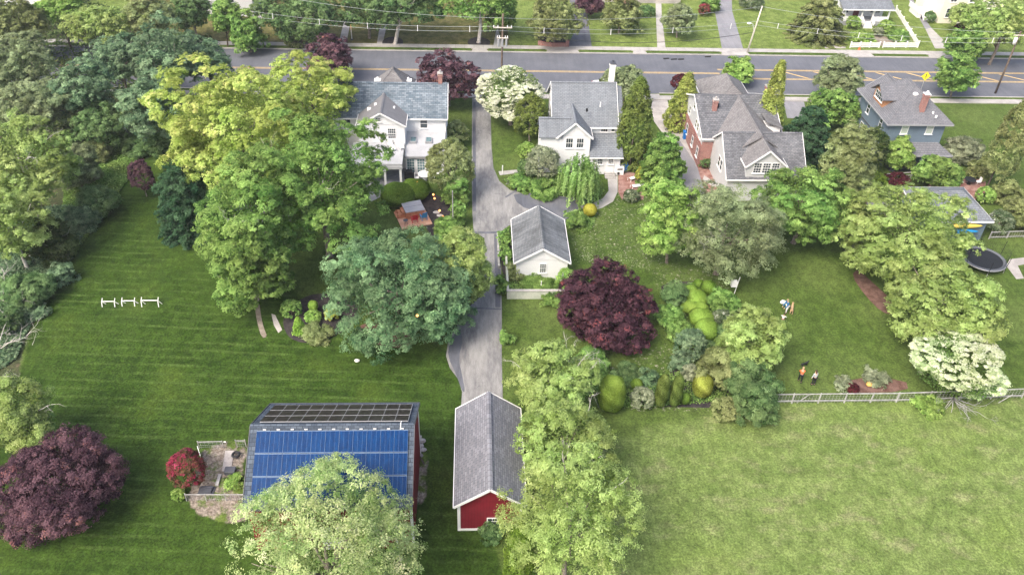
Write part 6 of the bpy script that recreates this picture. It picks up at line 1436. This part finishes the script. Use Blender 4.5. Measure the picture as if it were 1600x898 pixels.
 ('locust_tree', 'yellow-green feathery tree top above the red garage, with bare white twigs', 'tree', 'loose', 'yellowgreen', 858, 588, 66, 52, dict(t=3, branches=4, group='feathery trees along the red garage')),
 ('locust_tree', 'yellow-green feathery tree beside the roof of the red garage', 'tree', 'loose', 'yellowgreen', 886, 685, 76, 66, dict(t=3, branches=2, group='feathery trees along the red garage')),
 ('locust_tree', 'biggest yellow-green feathery tree, lowest right of the red garage', 'tree', 'loose', 'yellowgreen', 892, 812, 94, 112, dict(t=3, branches=2, group='feathery trees along the red garage')),
 ('climbing_hedge', 'upright ivy-green hedge at the bottom edge right of the red garage', 'hedge', 'column', 'hedge', 812, 868, 22, 52, dict(t=0)),
 ('garden_shrub', 'low dark shrub at the foot of the red garage front wall', 'shrub', 'fine', 'deep', 772, 828, 18, 7, dict(t=0)),
 ('horse_chestnut', 'large pale green tree in front of the solar barn', 'tree', 'dome', 'pale', 510, 870, 148, 126, dict(t=2, cr=.5, V=5.6)),
 ('purple_maple', 'large purple maple in the lower left corner', 'tree', 'dome', 'purpler', 90, 756, 98, 84, dict(t=.3, cr=.42)),
 ('bright_conifer', 'bright green feathery tree behind the purple maple at the left edge', 'tree', 'fine', 'yellowgreen', 32, 655, 62, 66, dict(t=1.5, branches=2)),
 ('azalea', 'crimson flowering azalea at the corner of the weedy plot', 'shrub', 'mound', 'azalea', 292, 733, 25, 29, dict(t=0)),
 ('round_shrub', 'small green ball below the crimson azalea', 'shrub', 'mound', 'fresh', 279, 772, 10, 9, dict(t=0)),
 ('weed_patch', 'yellow-green weeds beside the barn roof edge', 'plants', 'fine', 'fresh', 366, 752, 14, 14, dict(t=0, V=.3, trunkless=True)),
 # right side
 ('yellow_green_maple', 'large yellow-green maple left of the blue garage', 'tree', 'broad', 'yellowgreen', 1420, 360, 92, 82, dict(t=2, dens=1.1)),
 ('yellow_green_maple', 'large yellow-green maple left of and below the trampoline', 'tree', 'broad', 'yellowgreen', 1472, 470, 92, 70, dict(t=2, dens=1.1)),
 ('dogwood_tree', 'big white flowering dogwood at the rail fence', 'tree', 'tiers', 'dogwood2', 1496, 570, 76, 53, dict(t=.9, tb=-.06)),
 ('garden_shrub', 'dark shrub at the left foot of the yellow-green maple', 'shrub', 'fine', 'silver', 1345, 370, 16, 34, dict(t=0)),
 ('garden_tree', 'bright green small tree under the rear wall of the blue house', 'tree', 'broad', 'fresh', 1405, 241, 24, 20, dict(t=1)),
 ('garden_tree', 'mid-green tree right of the bright one behind the blue house', 'tree', 'broad', 'green', 1462, 272, 34, 25, dict(t=.8)),
 ('yew_tree', 'dark yew at the left corner of the blue house', 'shrub', 'mound', 'yew', 1362, 238, 20, 36, dict(t=0)),
 ('round_shrub', 'olive rounded shrub below the dark yew', 'shrub', 'mound', 'hedge', 1366, 283, 17, 13, dict(t=0)),
 ('dark_red_shrub', 'dark red mound right of the olive rounded shrub', 'shrub', 'mound', 'darkred', 1401, 284, 19, 12, dict(t=0)),
 ('flowering_shrub', 'grey-white flowering shrub right of the blue porch roof', 'shrub', 'fine', 'silver', 1503, 238, 24, 26, dict(t=0)),
 ('garden_shrub', 'olive shrub right of the brick patio behind the blue house', 'shrub', 'fine', 'olive', 1530, 266, 17, 14, dict(t=0)),
 ('garden_shrub', 'small green shrub above the right end of the hip roof', 'shrub', 'mound', 'fresh', 1540, 305, 13, 12, dict(t=0)),
 ('flowering_shrub', 'white flowering shrub right of the kayak wall', 'shrub', 'mound', 'whiteflower', 1562, 348, 18, 18, dict(t=0)),
 ('tall_conifer', 'tall leaning olive conifer at the right edge', 'tree', 'column', 'olive', 1582, 214, 24, 56, dict(base=(1540, 296), bark='darkbark')),
 ('boundary_hedge', 'overgrown boundary hedge at the right edge, upper part', 'hedge', 'broad', 'olive', 1580, 302, 20, 24, dict(t=0)),
 ('boundary_hedge', 'overgrown boundary hedge at the right edge, lower part', 'hedge', 'broad', 'olive', 1602, 338, 26, 30, dict(t=0)),
 ('street_tree', 'leaning bright green tree on the near pavement, right of the blue house', 'tree', 'loose', 'green', 1492, 118, 34, 31, dict(base=(1485, 153))),
 ('street_tree', 'bright green tree above the road at the top right', 'tree', 'loose', 'green', 1518, 68, 34, 26, dict(base=(1500, 100))),
 ('big_street_tree', 'large yellow-green tree filling the top right corner', 'tree', 'broad', 'yellowgreen', 1572, 35, 48, 42, dict(t=4)),
 ('street_tree', 'light green tree in front of the cream house', 'tree', 'broad', 'yellowgreen', 1512, 22, 26, 22, dict(t=2)),
 ('grass_clump', 'silvery grasses along the top left of the red mulch bed', 'shrub', 'fine', 'silver', 1318, 601, 14, 8, dict(t=0, V=.25, trunkless=True)),
 ('grass_clump', 'silvery grasses along the top right of the red mulch bed', 'shrub', 'fine', 'silver', 1368, 590, 20, 6, dict(t=0, V=.25, trunkless=True)),
 ('red_shrub', 'small dark red shrub at the left of the red mulch bed', 'shrub', 'mound', 'darkred', 1332, 606, 9, 6, dict(t=0)),
 ('fence_weeds', 'bright green weeds below the fence by the dead brush', 'plants', 'fine', 'fresh', 1452, 635, 20, 12, dict(t=0, V=.5, trunkless=True)),
 # across the road
 ('street_tree', 'dark green dense tree at the road, left of the brown path', 'tree', 'broad', 'deep', 468, 28, 68, 44, dict(t=2)),
 ('street_tree', 'dark green tree between the two brown paths', 'tree', 'broad', 'deep', 572, 12, 46, 36, dict(base=(577, 60))),
 ('yellow_shrub', 'yellow-green shrub by the pavement under the dark dense tree', 'shrub', 'mound', 'khaki', 463, 62, 20, 9, dict(t=0)),
 ('yellow_shrub', 'slim yellow shrub standing among the dark trees', 'shrub', 'cone', 'khaki', 458, 48, 6, 14, dict(t=0)),
 ('shade_tree', 'tall shade tree with a pale thick trunk in a mulch circle, left', 'tree', 'broad', 'deep', 628, 4, 60, 40, dict(base=(617, 70), bark='palebark', group='shade trees in mulch circles')),
 ('shade_tree', 'tall shade tree with a pale trunk in a mulch circle by the path', 'tree', 'broad', 'green', 750, -2, 60, 38, dict(base=(748, 67), bark='palebark', group='shade trees in mulch circles')),
 ('street_tree', 'pale green tree behind the utility pole across the road', 'tree', 'broad', 'fresh', 785, 28, 24, 24, dict(t=1)),
 ('olive_tree', 'round olive tree behind the curved brick wall', 'tree', 'fine', 'olive', 868, 32, 44, 38, dict(t=1.5)),
 ('purple_tree', 'purple tree between the olive tree and the round green tree', 'tree', 'broad', 'purpler', 918, 8, 20, 18, dict(t=1)),
 ('green_tree', 'round green tree left of the concrete front path', 'tree', 'broad', 'olive', 970, 24, 34, 32, dict(t=.6)),
 ('grey_green_tree', 'grey-green small tree right of the concrete front path', 'tree', 'broad', 'greyolive', 1062, 30, 26, 22, dict(t=1.5)),
 ('lilac_shrub', 'pink flowering shrub beside the grey-green small tree', 'shrub', 'mound', 'azalea', 1100, 16, 8, 9, dict(t=0)),
 ('garden_shrub', 'green shrubs at the left side of the grey drive', 'shrub', 'fine', 'green', 1110, 8, 14, 14, dict(t=0)),
 ('garden_shrub', 'dark shrub in front of the white porch house', 'shrub', 'mound', 'deep', 1010, 18, 12, 8, dict(t=0)),
 ('flowering_shrub', 'white flowering shrub on the lawn right of the grey drive', 'shrub', 'mound', 'whiteflower', 1174, 4, 18, 7, dict(t=0)),
 ('hemlock_tree', 'broad brown-green tree left of the white bungalow', 'tree', 'pine', 'olive', 1283, 24, 46, 34, dict(t=.4, dens=1.5)),
 ('garden_shrub', 'bright green shrub left of the bungalow steps', 'shrub', 'mound', 'fresh', 1333, 36, 10, 9, dict(t=0)),
 ('garden_shrub', 'bright green shrub right of the bungalow steps', 'shrub', 'mound', 'fresh', 1385, 42, 12, 9, dict(t=0)),
 ('garden_shrub', 'grey round shrub beside the bungalow garden path', 'shrub', 'mound', 'silver', 1372, 51, 7, 6, dict(t=0)),
 ('garden_shrub', 'low green plants inside the left picket fence', 'shrub', 'fine', 'fresh', 1345, 60, 16, 6, dict(t=0)),
 ('garden_shrub', 'low green plants inside the right picket fence', 'shrub', 'fine', 'green', 1406, 59, 16, 6, dict(t=0)),
 ('garden_shrub', 'small dark shrub beside the steps of the cream house', 'shrub', 'mound', 'deep', 1453, 27, 7, 8, dict(t=0)),
 ('purple_shrub', 'dark purple low hedge under the tree before the cream house', 'shrub', 'mound', 'darkred', 1507, 46, 14, 5, dict(t=0)),
 # top left wood
 ('wood_tree', 'dark green tree in front of the grey roofed house', 'tree', 'broad', 'deep', 300, 14, 34, 30, dict(t=3)),
 ('wood_tree', 'slim green tree with a dark trunk before the grey roofed house', 'tree', 'broad', 'green', 352, 28, 24, 30, dict(base=(356, 74), bark='darkbark')),
 ('wood_tree', 'green tree at the road corner right of the slim one', 'tree', 'broad', 'green', 388, 52, 28, 34, dict(base=(393, 82))),
 ('wood_tree', 'blue-grey tree filling the wood edge above the lime maple', 'tree', 'broad', 'teal', 322, 92, 44, 36, dict(t=3)),
 ('wood_tree', 'blue-green tall tree in the middle of the wood', 'tree', 'broad', 'teal', 262, 92, 52, 60, dict(t=4)),
 ('wood_tree', 'blue-green tree hanging over the fallen trunk', 'tree', 'broad', 'teal', 238, 165, 46, 52, dict(t=3)),
 ('wood_tree', 'sea-green tree left of the fallen trunk', 'tree', 'broad', 'teal', 132, 142, 50, 46, dict(t=4)),
 ('wood_tree', 'blue-green tree left of the tall middle one', 'tree', 'broad', 'teal', 185, 92, 44, 40, dict(t=4)),
 ('wood_tree', 'olive-topped tree at the top edge of the wood', 'tree', 'fine', 'khaki', 232, 26, 40, 30, dict(t=5)),
 ('wood_tree', 'yellow-green tree at the top edge left of the olive-topped one', 'tree', 'broad', 'yellowgreen', 150, 38, 48, 28, dict(t=5)),
 ('wood_tree', 'bright tree in front of the white farm building', 'tree', 'broad', 'fresh', 92, 12, 36, 22, dict(t=5, bark='darkbark')),
 ('wood_tree', 'olive tree in the top left corner', 'tree', 'fine', 'olive', 22, 32, 46, 38, dict(t=4)),
 ('wood_tree', 'grey-olive tree below the corner one', 'tree', 'fine', 'greyolive', 38, 102, 62, 46, dict(t=4)),
 ('wood_tree', 'brownish grey-olive tree above the yellow-green edge tree', 'tree', 'fine', 'greyolive', 62, 168, 58, 46, dict(t=3)),
 ('wood_tree', 'sea-green low tree at the dark hollow of the wood', 'tree', 'broad', 'deep', 158, 195, 34, 34, dict(t=2)),
 ('wood_tree', 'yellow-green feathery tree with pale branches at the left edge', 'tree', 'loose', 'yellowgreen', 32, 255, 76, 72, dict(t=5, branches=4, bark='palebark')),
 ('wood_tree', 'lower yellow-green feathery tree at the left edge', 'tree', 'loose', 'yellowgreen', 12, 345, 58, 62, dict(t=3, branches=2, bark='palebark')),
 ('wood_tree', 'grey-green bushy tree right of the feathery one', 'tree', 'fine', 'greyolive', 118, 262, 36, 38, dict(t=1)),
 ('wood_shrub', 'dark bush at the lawn boundary, upper', 'shrub', 'fine', 'deep', 150, 318, 30, 30, dict(t=0, group='bushes along the wood edge')),
 ('wood_shrub', 'grey-green bush at the lawn boundary, second', 'shrub', 'fine', 'teal', 128, 345, 26, 20, dict(t=0, group='bushes along the wood edge')),
 ('wood_shrub', 'dark bush behind the lawn boundary, middle', 'shrub', 'broad', 'yew', 80, 382, 36, 34, dict(t=0, group='bushes along the wood edge')),
 ('wood_shrub', 'blue-green bush near the lawn boundary, middle right', 'shrub', 'fine', 'teal', 92, 428, 18, 18, dict(t=0, group='bushes along the wood edge')),
 ('wood_shrub', 'green bush behind the pale fallen branches', 'shrub', 'broad', 'deep', 42, 452, 34, 30, dict(t=0, group='bushes along the wood edge')),
 ('wood_shrub', 'low dark bush left of the fallen branches', 'shrub', 'broad', 'deep', 5, 500, 22, 24, dict(t=0, group='bushes along the wood edge')),
 ('wood_shrub', 'small blue-green bush at the tip of the fallen branches', 'shrub', 'fine', 'teal', 60, 488, 12, 9, dict(t=0, group='bushes along the wood edge')),
 ('wood_shrub', 'low green undergrowth bush under the fallen trunk, right', 'shrub', 'fine', 'deep', 215, 228, 22, 18, dict(t=0, group='bushes along the wood edge')),
 ('wood_shrub', 'green undergrowth bush above the narrow end of the lawn', 'shrub', 'fine', 'deep', 245, 225, 20, 22, dict(t=0, group='bushes along the wood edge')),
 ('wood_shrub', 'yellowish bush in the dark hollow of the wood', 'shrub', 'fine', 'khaki', 150, 238, 20, 18, dict(t=0, group='bushes along the wood edge')),
]
for name, label, cat, style, col, cx, cy, hw, hh, kw in T: plant(name, label, cat, style, col, cx, cy, hw, hh, **kw)

# ivy bank (uncountable)
g = np.random.default_rng(5)
def carpet(name, px, n, col, zmax, s, label=None):
    poly = pxpoly(px); xs = [p[0] for p in poly]; ys = [p[1] for p in poly]
    X = g.uniform(min(xs), max(xs), n * 3); Y = g.uniform(min(ys), max(ys), n * 3); ok = inside(poly, X, Y); X, Y = X[ok][:n], Y[ok][:n]; n = len(X)
    Zz = zmax * (.5 + .5 * np.sin(X * 1.3) * np.cos(Y * 1.1)) * g.uniform(.1, 1, n) + .05
    me = leaf_mesh(name, g, np.stack([X, Y, Zz], 1), nrm(rnd_unit(g, n) * .6 + UP), s * g.uniform(.6, 1.3, n), g.normal(.45, .25, n)); me.materials.append(M['leaf_' + col])
    o = bpy.data.objects.new(name, me); C.objects.link(o); return tag(o, label, 'ground cover', None, 'stuff')
carpet('ivy', [(235, 205), (205, 275), (165, 330), (128, 385), (95, 400), (100, 300), (150, 230), (190, 200)], 26000, 'green', .5, .14, 'bright green ivy carpeting the bank beside the top of the lawn')
carpet('undergrowth', [(160, 320), (128, 382), (90, 440), (45, 515), (28, 560), (-30, 600), (-60, 420), (20, 330)], 30000, 'teal', .7, .15, 'mixed green undergrowth along the left edge of the striped lawn')
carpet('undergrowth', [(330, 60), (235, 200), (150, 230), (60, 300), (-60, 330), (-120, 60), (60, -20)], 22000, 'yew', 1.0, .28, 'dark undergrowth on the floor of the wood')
carpet('border_plants', [(905, 590), (1060, 585), (1062, 520), (1040, 450), (1110, 440), (1150, 520), (1205, 590), (1205, 620), (1110, 630), (960, 640)], 20000, 'green', .5, .1, 'low mixed planting filling the border round the cloud hedge')
carpet('border_plants', [(785, 282), (830, 280), (900, 285), (945, 300), (930, 316), (900, 308), (825, 300), (800, 294)], 7000, 'green', .35, .09, 'low green planting inside the curve of the driveway')
carpet('border_plants', [(796, 404), (805, 415), (880, 436), (882, 460), (796, 462)], 6000, 'green', .5, .09, 'leafy plants filling the walled bed in front of the white garage')
carpet('border_plants', [(893, 350), (905, 325), (932, 335), (925, 360), (905, 368)], 2500, 'green', .35, .09, 'low plants between the white garage and the yellow ball')

# bare and fallen wood
g2 = np.random.default_rng(21)
def dead(name, label, cat, start, dirs, length, r, mat='palebark', depth_=3):
    o = thing(name, label, cat, (start[0], start[1], 0))
    for d in dirs: bare_branches(g2, start, d, length, r, depth_).build('branch', M[mat], o, True)
    return o
dead('fallen_branches', 'tangle of pale bare fallen branches at the left edge of the lawn', 'branches', Vector(P(-10, 545, .5)), [(1, .25, .12), (1, -.1, .1), (.8, .8, .2), (1, .5, .1)], 3.0, .05)
dead('fallen_branches', 'second tangle of pale bare branches lower on the left edge', 'branches', Vector(P(-12, 592, .4)), [(1, .3, .1), (1, -.2, .1)], 2.6, .045)
dead('bare_tree', 'pale bare tree limbs reaching over the dark wood bushes', 'tree', Vector(P(0, 470, .3)), [(.7, .6, .8), (1, .2, .7), (.3, .5, 1)], 3.6, .06)
dead('bare_tree', 'pale bare twigs above the dark wood bushes near the lawn boundary', 'tree', Vector(P(45, 400, .3)), [(1, .1, .5), (.8, .6, .6)], 3.2, .045)
dead('bare_shrub', 'bare white twigs standing behind the leafy shrub by the field corner', 'shrub', Vector(P(898, 592, .2)), [(.1, .2, 1), (-.4, .3, .9), (.4, .1, .8)], 2.8, .06)
dead('dead_brush', 'pile of grey dead brush leaning on the rail fence under the dogwood', 'brush', Vector(P(1490, 622, .4)), [(a, -1, .1) for a in (-1.2, -.8, -.5, -.2, .1, .4, .8, 1.2, 1.6)], 2.4, .045, 'wood', 3)
q0_, q1_ = Vector(P(208, 218, .5)), Vector(P(160, 165, 3.0)); tag(MB().tube([q0_, q0_.lerp(q1_, .5), q1_], [.28, .22, .14], 8).build('fallen_log', M['palebark'], None, True), 'pale fallen trunk leaning in the dark hollow of the wood', 'trunk')
# white clover and litter scattered on the back lawn, dandelions
n_ = 220; poly = pxpoly([(905, 330), (1005, 320), (1040, 360), (1030, 425), (960, 410), (895, 410), (895, 370)]); xs = [p[0] for p in poly]; ys = [p[1] for p in poly]
X = g.normal(15, 3.0, 9000); Y = g.normal(66.5, 3.4, 9000); ok = inside(poly, X, Y) & (np.sin(X * 1.7) * np.cos(Y * 1.3) > -.2); X, Y = X[ok][:n_], Y[ok][:n_]
me = leaf_mesh('fallen_petals', g, np.stack([X, Y, np.full(len(X), .04)], 1), nrm(rnd_unit(g, len(X)) * .3 + UP), .045 * g.uniform(.4, 1.3, len(X)), g.uniform(.8, 1, len(X)), .8); me.materials.append(M['leaf_silver'])
o = bpy.data.objects.new('fallen_petals', me); C.objects.link(o); tag(o, 'pale petals and litter scattered on the lawn right of the white garage', 'petals', None, 'stuff')
# small wood of trees further off so that the ground does not end bare beyond the frame

# ------------------------------------------------------------------ thin even haze, added to lift the blacks
hz = MB().box(-300, 320, -60, 420, -1, 60).build('haze', bpy.data.materials.new('haze_air')); tag(hz, kind='stuff')
hm = hz.data.materials[0]; hm.use_nodes = True; hn = hm.node_tree.nodes; hn.clear()
pv = hn.new('ShaderNodeVolumePrincipled'); pv.inputs['Color'].default_value = (.92, .95, 1.0, 1); pv.inputs['Density'].default_value = 0.0003; pv.inputs['Anisotropy'].default_value = .3
ho = hn.new('ShaderNodeOutputMaterial'); hm.node_tree.links.new(pv.outputs[0], ho.inputs['Volume'])
